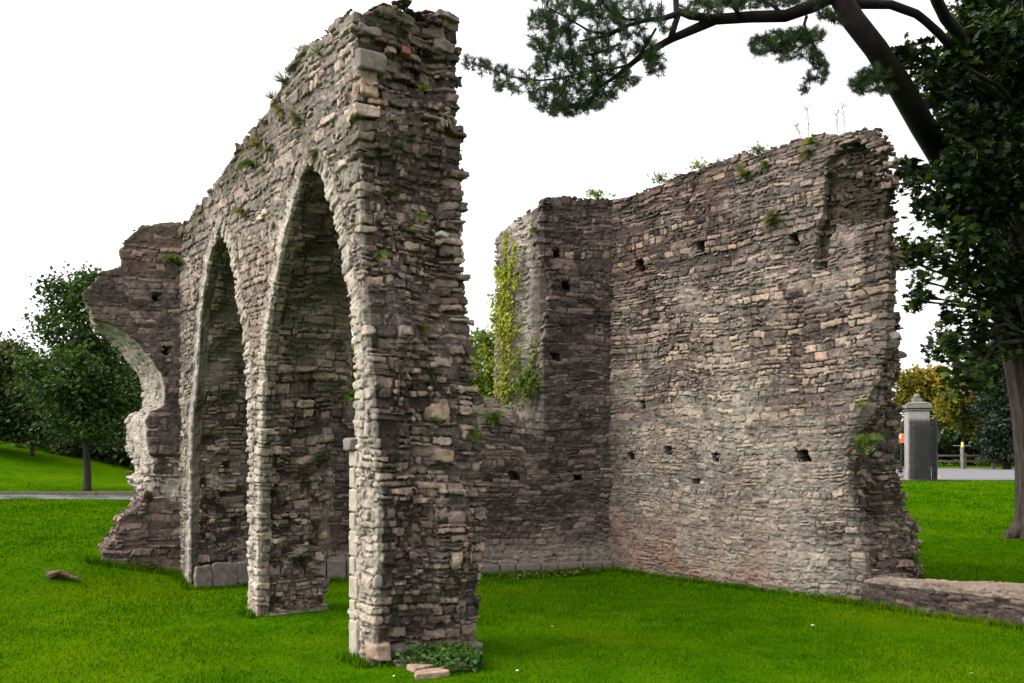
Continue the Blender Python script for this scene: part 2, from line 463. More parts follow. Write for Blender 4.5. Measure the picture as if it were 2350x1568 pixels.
# --- arcade wall with two pointed arches
def setup_A(A, Z, h):
    top = FA.poly([(415,520),(440,490),(480,437),(520,374),(560,316),(610,253),(650,186),(690,118),(713,93),(742,84),(775,42),(813,21)])
    endc = FA.poly([(811,55),(815,170),(824,300),(826,439),(828,560),(836,700),(848,860),(858,1000),(868,1136),(866,1300),(860,1420),(853,1530)])
    outer = [(6.1, -.4), (6.1, top[0][1]), (5.0, top[0][1])] + top + endc + [(endc[-1][0], -.4)]
    O, _ = sdf_poly(A, Z, outer)
    a1 = FA.poly([(799,1505),(803,1300),(806,1100),(809,1000),(812,900),(811,820),(805,730),(785,604),(765,503),(740,418),(709,372),(690,403),(675,453),(654,528),(639,604),(619,705),(608,800),(602,900),(600,1000),(594,1100),(591,1300),(589,1415)])
    a1 = [(a1[0][0], -.6)] + a1 + [(a1[-1][0], -.6)]
    a2 = FA.poly([(568,1408),(567,1200),(566,981),(563,880),(560,805),(554,745),(541,680),(529,604),(519,560),(502,528),(490,556),(476,604),(467,664),(458,705),(452,785),(445,905),(438,956),(434,1081),(431,1307)])
    a2 = [(a2[0][0], -.6)] + a2 + [(a2[-1][0], -.6)]
    R1, _ = sdf_poly(A, Z, a1); R2, _ = sdf_poly(A, Z, a2)
    _, L1 = sdf_poly(A, Z, a1, False); _, L2 = sdf_poly(A, Z, a2, False)
    rho = np.minimum(R1, R2); arc = np.where(R1 < R2, L1, L2 + 20).astype(PHI)
    bmax = np.full(A.shape, .14, PHI)
    z_led = np.where(A > 3.5, 1.98, 1.72) + .05 * np.sin(A * 9)
    end_near = (-O)                                  # depth below the outer outline
    nearend = S(.55, .15, A).astype(PHI)
    thick = (1.03 - .21 * S(.3, 1.0, A)).astype(PHI)
    def sf(b):
        sh = -.2 * float(S(0, 1, b)) / h
        o = shift2(O, 0, sh)
        # jambs robbed of their facing below the springing
        lo = S(z_led + .015, z_led - .02, Z) * S(.13, .17, b) * S(.9, .78, b)
        far = (A > .9) & (A < 2.3) | (A > 3.3)
        rec_j = np.where(far, .085 * lo, .02 * lo)
        ro = rho - rec_j
        q1 = np.maximum(o, -ro)
        base = np.maximum(q1, np.maximum(-b, b - thick)).astype(PHI)
        endw = nearend * float(S(.03, .2, b) * (1 - .45 * S(.8, .98, b)))        # broken near end
        jam = lo * (rho < .2)
        sof = S(.13, .18, b) * (rho < .2) * (Z > 1.7)
        topw = S(.3, .05, -o) * (Z > 4.2)
        amp = (.013 + .027 * endw + .036 * jam + .016 * sof + .016 * topw).astype(PHI)
        rec = (.022 + .01 * endw + .015 * jam).astype(PHI)
        # relief of the broken end: a proud rib of core between two hollows
        mid = float(S(.36, .5, b) * S(.9, .8, b))
        e1 = nearend * (S(1.9, 1.3, Z) * (.10 * mid - .05 * float(S(.12, .3, b) * S(.52, .42, b))))
        e2 = nearend * float(S(.95, .75, b)) * (.05 * nz(A * 0 + 3.3, np.full_like(A, b), Z, .55)) * float(S(.06, .25, b))
        e3 = nearend * (-.035) * S(1.9, 2.5, Z) * S(5.0, 4.2, Z) * float(S(.3, .45, b) * S(.85, .7, b))
        pext = np.where(-o < .25, e1 + e2 + e3, 0).astype(PHI)
        pext = pext + (sof * .035 * nz(A, np.full_like(A, b), Z, .35) + jam * .062 * nz(A, np.full_like(A, b), Z, .24)).astype(PHI)
        rub = (.45 * endw + .85 * jam + .3 * sof).astype(PHI)
        # a beam socket in the broken end
        ax, zx = FA.px(918, 447, .33)
        if .28 < b < .40: pext = np.where((np.abs(Z - zx) < .06) & (A < .15), -.16, pext).astype(PHI)
        return base, amp, rec, pext, rub
    sf.rho = rho; setup_A.rho = rho; setup_A.O = O
    return sf, (rho.astype(PHI), arc, bmax)
stA = style(33, .043, .116, .085, .33, .21, .018, .28, .007, .015, big=1.25)
stA['core'] = style(32, .035, .085, .05, .16, .09, .02, .1, .003, .022)
stA['corefn'] = lambda a, b, z: (b > .15) & (b < .82) & (((a < .25) & (nz(a + 4, b, z, .8) > .25) & (z < 4.6)) | ((a > .5) & (z < 1.7) & (nz(a + 9, b, z, .7) > -.3)))
stA['ring'] = dict(style(77, .055, .085, .5, .5, .24, 0.0, .05, .004, .014, -2, 30), noA=True)
def zone_A(a, b, z, ix):
    rho = setup_A.rho[ix]; O = setup_A.O[ix]
    soff = (rho < .09) & (b > .05)
    pale = S(.24, .06, rho) * (b < .045) * (z < 4.3)
    n = nz(a, b, z, .8)
    pl = np.clip(pale * .5 + soff * .22 * (n > -.3) + .33 * (b < .045) + .3 * (b < .05) * (a < .04) * S(3.2, 2.4, z), 0, 1)  # pale mix over the front face and arch edges paints in sunlight
    moss = np.clip(soff * np.where(z > 1.7, (.45 + .5 * S(2.4, 3.9, z)) * (.7 + .5 * n), .15) + .7 * S(.55, .1, -O) * (z > 4.2) * (b < .5) * (n > -.2), 0, 1)  # soffit moss thickens upward, also painting the shade under the arch heads
    red = np.clip(.5 * S(.35, 0, z) + .25 * (n > 1), 0, 1)
    w = np.clip(S(.25, -.1, a) * (b > .06) * (.7 * S(.42, .3, b) * S(.6, .9, z) * S(2.7, 2.3, z) + .35 * (nz(a + 2, b, z, .6) > .3)) + .35 * S(4.5, 4.9, z) * (b > .05) + .35 * S(.9, .2, -O) * (z > 4) * (n > -.6), 0, 1)
    return pl, moss, red, w
arcade = empty('arcade_wall', (0, 0, 0))
tag(arcade, 'tall ruined stone wall with two pointed arches and a broken end rising nearest the viewer', 'ruined wall')
build_wall('masonry', FA, (-.85, 6.2, -.2, 1.2, -.25, 5.95), .0095, setup_A, stA, M_ARC, zone_A, arcade, .22)

# --- cross wall stub with the broken arch
def setup_B(A, Z, h):
    outl = FB.poly([(413,1310),(300,1295),(240,1278),(225,1264),(256,1228),(288,1180),(330,1145),(345,1117),(347,1066),(340,1014),(338,963),(344,946),(379,932),(381,886),(371,855),(350,824),(319,785),(288,762),(247,742),(214,734),(205,705),(192,690),(188,672),(215,650),(228,625),(260,615),(275,608),(278,575),(290,548),(312,530),(330,518),(415,514)])
    outl = [(-.25, outl[0][1])] + outl + [(-.25, outl[-1][1])]
    outl[0] = (-.25, -.5); outl[1] = (0, -.5); outl[2] = (outl[2][0], -.4); outl[3] = (outl[3][0], -.1); 
    O, _ = sdf_poly(A, Z, outl)
    h1 = FB.px(362, 683); h2 = FB.px(385, 806)
    H = np.minimum(np.maximum(np.abs(A - h1[0]) - .055, np.abs(Z - h1[1]) - .055), np.maximum(np.abs(A - h2[0]) - .05, np.abs(Z - h2[1]) - .06)).astype(PHI)
    low = S(1.75, 1.6, Z)
    def sf(b):
        sa = .235 * b / h
        gz_ = np.clip(S(1.35, 1.05, Z) + S(3.0, 3.7, Z), 0, 1).astype(PHI)
        Os = shift2(O, sa, 0); Ob = O * (1 - gz_) + Os * gz_
        base = np.maximum(np.maximum(Ob, -H), max(-b, b - 1.2)).astype(PHI)
        f = float(S(.12, .0, b))
        amp = (.010 + .03 * low + .02 * (Z > 4.1) * 1.0 + .016 * float(S(.05, .2, b))).astype(PHI)
        rec = (.006 + .012 * low).astype(PHI)
        pext = (-.04 * low * (nz(A, np.full_like(A, b), Z, .5) > .6) - .09 * f * S(1.72, 1.66, Z) * S(.5, .8, Z) * (A < .38)).astype(PHI)
        return base, amp, rec, pext, (.5 * low).astype(PHI)
    setup_B.O = O
    return sf, None
def zone_B(a, b, z, ix):
    O = setup_B.O[ix]; n = nz(a, b, z, .7)
    rev = (b > .06) * (b < 1.15) * S(1.05, 1.4, z - .14 * n)
    pl = np.clip(rev * .8 + 0 * a, 0, 1)  # reveal coloured paler to paint in the bright light on it
    moss = np.clip(.35 * rev * S(3.1, 3.5, z) + .5 * S(.15, .02, -O) * (z > 3.5), 0, 1)
    red = .25 * S(3.9, 4.2, z) + .2 * S(1.6, .4, z)
    return pl, moss, red, np.clip(.5 * (b < .06) * (n > -.2) * S(1.2, 2, z), 0, 1)
cross = empty('arch_stub_wall', (CC[0], CC[1], 0))
stB = style(41, .045, .11, .10, .34, .22, .018, .25, .0055, .014)
def shifted(o, root):
    """keep a mesh in place under a root that stands at the thing's base"""
    o.parent = root; o.matrix_parent_inverse.identity(); o.location = (-root.location.x, -root.location.y, -root.location.z); return o
shifted(build_wall('masonry', FB, (-.3, 1.75, -.15, 1.35, -.25, 5.1), .0125, setup_B, stB, M_SHADED, zone_B, None, .2), cross)
tag(cross, 'dark wall stub with half a broken arch and a flared rubble foot', 'ruined wall')

# --- back wall with the window gap
def setup_D(A, Z, h):
    topl = FD.poly([(1269,454),(1297,449),(1325,456),(1356,453),(1392,456)])
    O, _ = sdf_poly(A, Z, [(.6, -.5), (6.6, -.5), (6.6, 5.5), (5.96, topl[-1][1])] + topl[::-1] + [(4.6, 5.30), (4.2, 5.05), (3.4, 4.9), (1.6, 4.9), (.6, 4.6)])
    front = FD.poly([(1235,985),(1238,940),(1240,879),(1244,809),(1255,738),(1266,647),(1240,591),(1233,538),(1240,500),(1250,430)])
    fz = np.array([p[1] for p in front]); fa = np.array([p[0] for p in front])
    zz = Z[0]; qe = np.interp(zz, fz, fa)[None, :]
    hol = []
    for x, y, w, hh in [(1276,580,.05,.045),(1300,655,.05,.05),(1277,820,.06,.05),(1181,1092,.07,.06),(1327,1096,.08,.06)]:
        p = FD.px(x, y); hol.append(np.maximum(np.abs(A - p[0] + .3 * (Z - p[1])) - w, np.abs(Z - p[1]) - hh))
    H = hol[0]
    for q in hol[1:]: H = np.minimum(H, q)
    dr = FD.px(1096, 1180); door = np.maximum(np.maximum(A - dr[0], 2.9 - A), Z - dr[1])
    lowtop = FD.px(1140, 972)[1]
    def sf(b):
        qrear = 4.925 - .475 * max(b - .05, 0)
        kf = float(S(.28, .2, b))
        qq = kf * qe + (1 - kf) * qrear + (.02 if b > .2 else 0)
        sill = lowtop + .42 * min(max(b, 0) / 1.0, 1) + .1 * S(4.3, 4.8, A) - .1 * S(4.2, 3.9, A)
        win = np.maximum(np.maximum(A - qq, 2.06 + .2 * b - A), sill - Z)
        o = shift2(O, 0, .12 * b / h)
        base = np.maximum(np.maximum(o, -win), -door)
        if b < .36: base = np.maximum(base, -H)
        base = np.maximum(base, max(-b, b - 1.1)).astype(PHI)
        nearw = S(.3, .05, np.abs(win))
        amp = (.009 + .022 * nearw * float(S(.32, .1, b)) + .006 * S(4.6, 5.2, Z) + .006 * nearw).astype(PHI)
        rec = np.full_like(A, 0.016).astype(PHI)
        pext = (.012 * nz(A, np.full_like(A, b), Z, .7)).astype(PHI)
        return base, amp, rec, pext, (.7 * nearw * float(S(.3, .1, b))).astype(PHI)
    return sf, None
def zone_D(a, b, z, ix):
    n = nz(a, b, z, .9)
    pl = np.clip((b > .22) * .22 + .5 * S(.6, .2, z) + .35 * (a < 4.95) * (a > 4.6) * (z > 2), 0, 1)  # jamb coloured paler, painting in the light it catches from the left
    moss = np.clip(.5 * S(5.2, 5.45, z) + .8 * (b > .25) * (z < 2.75) * (z > 1.9) + .3 * S(.5, 0, z), 0, 1)
    return pl, moss, np.clip(.3 * S(1, 0, z), 0, 1), np.clip(.5 * (n > .2) + .4 * S(4.6, 5.2, z), 0, 1) * (b < .3)
back = empty('window_gap_wall', (FD.w(4, .5, 0)))
stD = style(51, .04, .11, .09, .32, .2, .02, .28, .0055, .014)
shifted(build_wall('masonry', FD, (.7, 6.5, -.15, 1.25, -.25, 5.6), .013, setup_D, stD, M_SHADED, zone_D, None, .2), back)
tag(back, 'shaded stone end wall with a tall ragged window gap, ivy growing in its pale jamb', 'ruined wall')

# --- side wall of the enclosure
def setup_E(A, Z, h):
    top = FE.poly([(1392,457),(1430,448),(1500,425),(1550,400),(1600,386),(1650,368),(1690,352),(1705,345),(1730,352),(1800,335),(1850,316),(1900,304),(1935,302),(1955,296),(1985,293),(2005,303),(2020,322)])
    endl = FE.poly([(2038,365),(2040,470),(2037,600),(2036,700),(2034,800),(2020,870),(1985,925),(1952,1000),(1946,1100),(1958,1180),(1975,1250),(1992,1320),(1990,1400)])
    O, _ = sdf_poly(A, Z, [(-.5, -.5), (-.5, top[0][1])] + top + endl + [(endl[-1][0], -.5)])
    hol = []
    for x, y, w, hh in [(1448,1046,.06,.055),(1533,1034,.055,.06),(1640,1050,.045,.06),(1840,1047,.06,.05),(1597,1105,.08,.05),(1466,607,.055,.06),(1608,567,.045,.085),(1820,552,.035,.06),(1473,929,.03,.05),(1745,740,.035,.022),(1690,790,.035,.02),(1962,658,.03,.03),(1885,606,.04,.05)]:
        p = FE.px(x, y); hol.append(np.maximum(np.abs(A - p[0] + .35 * (Z - p[1])) - w, np.abs(Z - p[1]) - hh))
    H = hol[0]
    for q in hol[1:]: H = np.minimum(H, q)
    rc = FE.poly([(1893,402),(1925,392),(1975,398),(2036,405),(2060,405),(2060,512),(1915,512),(1907,545),(1897,600),(1890,622),(1870,618),(1871,570),(1878,520),(1884,475)])
    RC, _ = sdf_poly(A, Z, rc)
    zsill = FE.px(1950, 512)[1]
    hw = FE.poly([(1890,385),(1915,345),(1960,330),(2025,345),(2060,380),(2060,405),(1975,400),(1925,395)])
    HW, _ = sdf_poly(A, Z, hw)
    rE = FE.px(1980, 1300)[0]
    rear_a = np.interp(Z[0], [-.3, .37, .62, .87, 1.02, 1.17, 1.37, 1.92, 2.27, 2.67, 3.4, 4.4, 4.9, 5.2, 5.6], [4.22, 4.128, 4.079, 3.976, 3.817, 3.762, 3.843, 3.827, 3.87, 3.789, 3.762, 3.735, 3.72, 3.60, 3.4])[None, :]
    end_a = np.interp(Z[0], [p[1] for p in endl[::-1]], [p[0] for p in endl[::-1]])[None, :]
    T2, _ = sdf_poly(A, Z, [(-.5, -.5), (-.5, top[0][1])] + top + [(4.3, top[-1][1] - .25), (6, 4.6), (6, -.5)])
    def sf(b):
        kb = float(S(.0, .95, b)); ea = end_a * (1 - kb) + rear_a * kb
        base = np.maximum(T2, (A - ea) * .97)
        if b < .36: base = np.maximum(base, -H)
        if b < .3: base = np.maximum(base, -np.maximum(RC + .015 * nz(A, np.full_like(A, b), Z, .25), b - np.where(Z > zsill, .12, .12)))
        if b < .3: base = np.maximum(base, -np.maximum(HW + .02 * nz(A, np.full_like(A, b), Z, .2), b - .13))
        base = np.maximum(base, max(-b, b - 1.0)).astype(PHI)
        inrc = S(.05, -.03, RC)
        e = S(.5, .12, ea - A)
        endw = e * float(S(.02, .14, b))
        tw = S(.35, .05, -O) * (Z > 3.5)
        up = S(2.0, 3.2, Z)
        hwn = S(.12, -.02, HW)
        amp = (.0055 + .0045 * up + .034 * endw + .006 * e + .006 * tw + .03 * hwn + .022 * inrc * (b > .1)).astype(PHI)
        rec = (.009 + .013 * up + .016 * endw + .006 * e + .01 * hwn).astype(PHI)
        pext = (.012 * nz(A, np.full_like(A, b), Z, .8) + endw * .045 * nz(A * 0 + 1.7, np.full_like(A, b), Z, .5)).astype(PHI)
        return base, amp, rec, pext, (.8 * endw + .6 * hwn).astype(PHI)
    setup_E.RC = RC; setup_E.O = O
    return sf, None
def zone_E(a, b, z, ix):
    RC = setup_E.RC[ix]; O = setup_E.O[ix]; n = nz(a, b, z, 1.1); n2 = nz(a + 5, b, z, .6)
    f = (b < .12)
    pl = np.clip(f * (.36 * S(3.5, 1.5, z + .5 * n + .3 * n2) * (1 - .5 * S(2.6, 3.4, a)) + .25 * (n > .3) + .3 * S(.9, .2, z) * S(2, 3.2, a)), 0, 1)
    moss = np.clip(.8 * (RC < .0) * (b > .1) + .35 * S(.25, .05, -O) * (z > 4.6) + .5 * (b > .2) * (a > 3.4) * (n > .4), 0, 1)
    red = np.clip(1.1 * S(1.25, .5, z) * S(3.4, 2.2, a) * f + .3 * (n2 > 1.1) * f, 0, 1)
    w = np.clip(.5 * S(3.6, 4.9, z + .3 * n) + .55 * (RC < 0) * (b > .1) + .5 * S(.5, .05, a) * S(4.5, 2, z) * (n2 > -.5) + .4 * (nz(a + 8, b, z, .9) > 1.0) + .35 * (b > .15) * (a > 3.4), 0, 1)
    return pl, moss, red, w
side = empty('enclosure_side_wall', FE.w(2, .5, 0))
stE = style(61, .036, .098, .08, .30, .2, .022, .28, .0065, .014)
stE['core'] = style(62, .03, .07, .05, .16, .09, .02, .1, .003, .022)
stE['corefn'] = lambda a, b, z: (b > .14) & (a > 3.3) & (nz(a + 4, b, z, .8) > .3)
shifted(build_wall('masonry', FE, (-.4, 4.75, -.15, 1.15, -.25, 5.65), .0098, setup_E, stE, M_SIDE, zone_E, None, .2), side)
tag(side, 'wide grey rubble wall with small square holes and a ragged right end', 'ruined wall')

# --- low wall running off the broken end
def setup_F(A, Z, h):
    O, _ = sdf_poly(A, Z, [(3.93, -.5), (7.4, -.5), (7.4, .42), (5.6, .385), (4.6, .345), (4.0, .31), (3.93, .29)])
    def sf(b):
        base = np.maximum(O, max(-b, b - .38)).astype(PHI)
        return base, PHI(.008), PHI(.004), (.012 * nz(A, np.full_like(A, b), Z, .5)).astype(PHI), PHI(.1)
    return sf, None
FF = Frame2((KK[0] - Mm[0] * .05, KK[1] - Mm[1] * .05), Dd, Mm)
lowe = empty('low_stone_wall', FF.w(5.5, .2, 0))
stF = style(71, .04, .08, .10, .3, .2, .02, .2, .003, .013)
def zone_F(a, b, z, ix): 
    n = nz(a, b, z, .5)
    return np.clip(.5 * (z > .28), 0, 1) + 0 * a, np.clip(.25 * (n > 0), 0, 1) + 0 * a, .8 * S(.26, .33, z), .5 * (z < .27)
shifted(build_wall('masonry', FF, (3.8, 7.3, -.12, .52, -.25, .55), .0125, setup_F, stF, M_SHADED, zone_F, None, .15), lowe)
tag(lowe, 'low knee high stone wall with a worn pinkish top at the right', 'low wall')
# ------------------------------------------------------------------ ground, road, grass
def lawn_material(name, base, dark, dry):
    m, nt, bs, out = new_mat(name); g = NG(nt)
    tc = g.n('ShaderNodeTexCoord'); P = tc.outputs['Object']
    big = g.noise(.35, 4, .6, P); mid = g.noise(2.2, 5, .65, P); fine = g.noise(38, 4, .7, P)
    c = g.mix(g.ramp(mid, [(.35, 0), (.68, 1)]), dark, base)
    c = g.mix(g.ramp(big, [(.48, 0), (.72, .75)]), c, dry)
    c = g.mix(1.0, c, g.ramp(fine, [(.25, .6), (.75, 1.35)]), 'MULTIPLY')
    g.l(c, bs.inputs['Base Color']); bs.inputs['Roughness'].default_value = .8; bs.inputs['Specular IOR Level'].default_value = .0
    h = g.math('ADD', fine, g.math('MULTIPLY', mid, 1.5))
    g.l(g.bump(h, .5, .03), bs.inputs['Normal'])
    return m
M_LAWN = lawn_material('lawn', (.046,.110,.001), (.024,.075,.001), (.075,.122,.001))
M_BLADE = lawn_material('grass_blade', (.066,.160,.001), (.031,.106,.001), (.108,.178,.002))
def grid_obj(name, xs, ys, mat, dz=0.0, hf=ground_h):
    X, Y = np.meshgrid(xs, ys, indexing='ij'); Vv = np.stack([X, Y, hf(X, Y) + dz], -1).reshape(-1, 3)
    n, m = X.shape; I = np.arange(n * m).reshape(n, m)
    q = np.stack([I[:-1, :-1], I[1:, :-1], I[1:, 1:], I[:-1, 1:]], -1).reshape(-1, 4)
    return mesh_np(name, Vv, q, mat)
gx = np.concatenate([-np.geomspace(500, 14, 40), np.linspace(-13.5, 15, 115), np.geomspace(15.5, 500, 40)])
gy = np.concatenate([np.linspace(-30, 0, 8), np.linspace(1, 24, 93), np.linspace(24.5, 90, 70), np.geomspace(95, 700, 15)])
tag(grid_obj('ground', gx, gy, M_LAWN), kind='structure')

def footprint(x, y):
    """true where a wall stands"""
    r = np.zeros(x.shape, bool)
    for fr, a0, a1, b0, b1 in ((FA, -.42, -.03, .02, 1.0), (FA, 2.15, 2.42, .03, 1.0), (FA, 4.45, 6, .02, 1.0), (FB, 0, .95, .05, 1.1), (FB, 0, .7, .05, 1.2), (FD, .9, 6.2, .02, 1.1), (FE, -.2, 4.2, .02, 1.0), (FF, 3.4, 7.3, .02, .38)):
        dx = x - fr.O[0]; dy = y - fr.O[1]; det = fr.ea[0] * fr.eb[1] - fr.ea[1] * fr.eb[0]
        a = (dx * fr.eb[1] - dy * fr.eb[0]) / det; b = (fr.ea[0] * dy - fr.ea[1] * dx) / det
        r |= (a > a0) & (a < a1) & (b > b0) & (b < b1)
    return r

def make_grass():
    N = 1700000
    Yp = 4.6 + (37 - 4.6) * rng.random(N) ** 1.0
    X = (rng.random(N) - .5) * 1.62 * Yp
    keep = rng.random(N) < np.clip((7.0 / Yp) ** 1.25, 0, 1) * (Yp / 37) * 2.5 * S(37, 28, Yp)
    X = X[keep]; Yp = Yp[keep]
    k2 = ~footprint(X, Yp); X = X[k2]; Yp = Yp[k2]; n = len(X)
    Zg = ground_h(X, Yp)
    L = (.018 + .020 * rng.random(n)) * (1 + .25 * (nz(X.astype(np.float32), Yp.astype(np.float32), Yp.astype(np.float32) * 0, 1.2)))
    L = np.clip(L, .02, .09) * (1 + np.clip((Yp - 9) / 18, 0, 1) * .5)
    w = (.0028 + .0022 * rng.random(n)) * (1 + np.clip((Yp - 7) / 9, 0, 2))
    az = rng.random(n) * 2 * np.pi; lean = .25 + .75 * rng.random(n)
    dx = np.cos(az); dy = np.sin(az)
    # taller uncut grass along the feet of the walls
    fx = []; 
    for fr, a0, a1, bb in ((FA, -.45, .02, -.03), (FA, 2.12, 2.45, -.03), (FA, 4.4, 5.0, -.03), (FD, 1, 6, -.17), (FE, 0, 4.1, -.03), (FF, 3.4, 7.3, -.03), (FB, 0, 1.15, -.04)):
        m_ = int(560 * (a1 - a0)) + 40; aa = a0 + (a1 - a0) * rng.random(m_); b_ = bb - .09 * rng.random(m_) ** 2
        fx.append(np.stack([fr.O[0] + aa * fr.ea[0] + b_ * fr.eb[0], fr.O[1] + aa * fr.ea[1] + b_ * fr.eb[1], .05 + .09 * rng.random(m_) * (rng.random(m_) ** .7)], 1))
    for a_, b0_, b1_ in ((-.5, 0, 1), (2.1, .05, .85), (4.38, .05, .85), (.03, .05, .9)):
        m_ = 150; bb = b0_ + (b1_ - b0_) * rng.random(m_); aa = a_ - .08 * rng.random(m_) ** 2 * (1 if a_ != .03 else -1)
        fx.append(np.stack([FA.O[0] + aa * U[0] + bb * V_[0], FA.O[1] + aa * U[1] + bb * V_[1], (.03 + .05 * rng.random(m_))], 1))
    fx = np.concatenate(fx); nf = len(fx)
    X = np.concatenate([X, fx[:, 0]]); Yp = np.concatenate([Yp, fx[:, 1]]); Zg = np.concatenate([Zg, ground_h(fx[:, 0], fx[:, 1])]); L = np.concatenate([L, fx[:, 2]]); w = np.concatenate([w, np.full(nf, .006)])
    n = len(X); az = rng.random(n) * 2 * np.pi; lean = .25 + .75 * rng.random(n); lean[-nf:] *= .6; dx = np.cos(az); dy = np.sin(az)
    b0 = np.stack([X - dy * w, Yp + dx * w, Zg - .006], 1); b1 = np.stack([X + dy * w, Yp - dx * w, Zg - .006], 1)
    t = np.stack([X + dx * L * lean, Yp + dy * L * lean, Zg + L * np.sqrt(np.clip(1.15 - lean ** 2, .12, 1))], 1)
    Vv = np.stack([b0, b1, t], 1).reshape(-1, 3)
    f = np.arange(3 * n).reshape(-1, 3)
    o = mesh_np('grass', Vv, f, M_BLADE, None, False)
    tag(o, 'short bright green mown lawn grass around the ruined walls', 'grass', kind='stuff')
make_grass()

M_ROAD = simple_mat('asphalt', (.10,.098,.105), .9, .15, 30, .004)
M_ROAD2 = simple_mat('pale_asphalt', (.19,.185,.195), .9, .12, 20, .004)
M_KERB = simple_mat('kerb_stone', (.12,.095,.075), .9, .3, 8, .01)
# park road on the left: a strip across the lawn with a kerb behind it
def strip(name, pts0, pts1, mat, dz, kind='structure'):
    V = []; n = len(pts0)
    for p in pts0 + pts1: V.append((p[0], p[1], gz(p[0], p[1]) + dz))
    f = [(i, i + 1, n + i + 1, n + i) for i in range(n - 1)]
    return tag(mesh_np(name, V, np.array(f), mat, None, False), kind=kind)
ys0 = [25.0 + .02 * i for i in range(26)]
xs_ = [-60 + 2.6 * i for i in range(26)]
strip('park_road', [(x, 25.0) for x in xs_], [(x, 27.6) for x in xs_], M_ROAD, .02)
kb = MB()
for x0, x1 in zip(xs_[:-1], xs_[1:]):
    kb.box(((x0 + x1) / 2, 27.75, gz((x0 + x1) / 2, 27.75) + .02), (x1 - x0 - .02, .22, .2))
tag(kb.build('kerb', M_KERB), kind='structure')
# gravelled drive by the gate on the right
def plateau(x, y): return ground_h(x, y)
dr_ = [(12.6 + .9 * i) for i in range(40)]
dq = []
rows = [34.2 + 2.4 * i for i in range(14)]
Vd = []; fd = []
for j, y in enumerate(rows):
    for i, x in enumerate(dr_):
        xx = 9 + (x - 12.6) * (y / 30.0) ; Vd.append((xx, y - (.0 if j else .35 * math.sin(i * .25)), gz(xx, y) + .02))
nI = len(dr_)
for j in range(len(rows) - 1):
    for i in range(nI - 1): fd.append((j*nI+i, j*nI+i+1, (j+1)*nI+i+1, (j+1)*nI+i))
M_ROAD3 = simple_mat('drive_asphalt', (.135,.13,.14), .9, .15, 9, .004)
tag(mesh_np('gate_road', Vd, np.array(fd), M_ROAD3, None, False), kind='structure')
# ------------------------------------------------------------------ foliage
def leaf_mat(name, cols, trans=.3, rough=.55):
    m, nt, bs, out = new_mat(name); g = NG(nt)
    at_ = g.n('ShaderNodeAttribute', attribute_name='leaf'); sp = g.n('ShaderNodeSeparateColor'); g.l(at_.outputs['Color'], sp.inputs[0])
    n = len(cols)
    c = g.ramp(sp.outputs[0], [(i / max(1, n - 1), q) for i, q in enumerate(cols)])
    g.l(c, bs.inputs['Base Color']); bs.inputs['Roughness'].default_value = rough; bs.inputs['Specular IOR Level'].default_value = .3
    tr = g.n('ShaderNodeBsdfTranslucent'); g.l(g.mix(1.0, c, (1.5, 1.5, .7), 'MULTIPLY'), tr.inputs[0])
    ms = g.n('ShaderNodeMixShader'); ms.inputs[0].default_value = trans
    g.l(bs.outputs[0], ms.inputs[1]); g.l(tr.outputs[0], ms.inputs[2]); g.l(ms.outputs[0], out.inputs[0])
    return m

def bark_mat(name, c0, c1, scale=7.0, stretch=.16, bump=.03):
    m, nt, bs, out = new_mat(name); g = NG(nt)
    tc = g.n('ShaderNodeTexCoord'); mp = g.n('ShaderNodeMapping'); mp.inputs['Scale'].default_value = (1, 1, stretch); g.l(tc.outputs['Object'], mp.inputs[0])
    f = g.noise(scale, 7, .7, mp.outputs[0], .8); f2 = g.noise(scale * 4, 5, .7, mp.outputs[0])
    v = g.math('ADD', g.math('MULTIPLY', f, .7), g.math('MULTIPLY', f2, .4))
    g.l(g.ramp(v, [(.4, c0), (.7, c1)]), bs.inputs['Base Color']); g.l(g.bump(v, 1.0, bump), bs.inputs['Normal'])
    return m

LEAF4 = np.array([(0, 0, 0), (.33, .45, .06), (0, 1, -.05), (-.33, .45, .06)], np.float32)
LEAF4_F = np.array([(0, 1, 2), (0, 2, 3)])
_a = [(0,0),(.14,.18),(.52,.12),(.36,.36),(.62,.62),(.26,.62),(0,1.0)]
LOBE = np.array([(x, y, -.12 * abs(x)) for x, y in _a] + [(-x, y, -.12 * abs(x)) for x, y in _a[1:-1][::-1]] + [(0, .42, .02)], np.float32)
LOBE_F = np.array([(12, i, (i + 1) % 12) for i in range(12)])

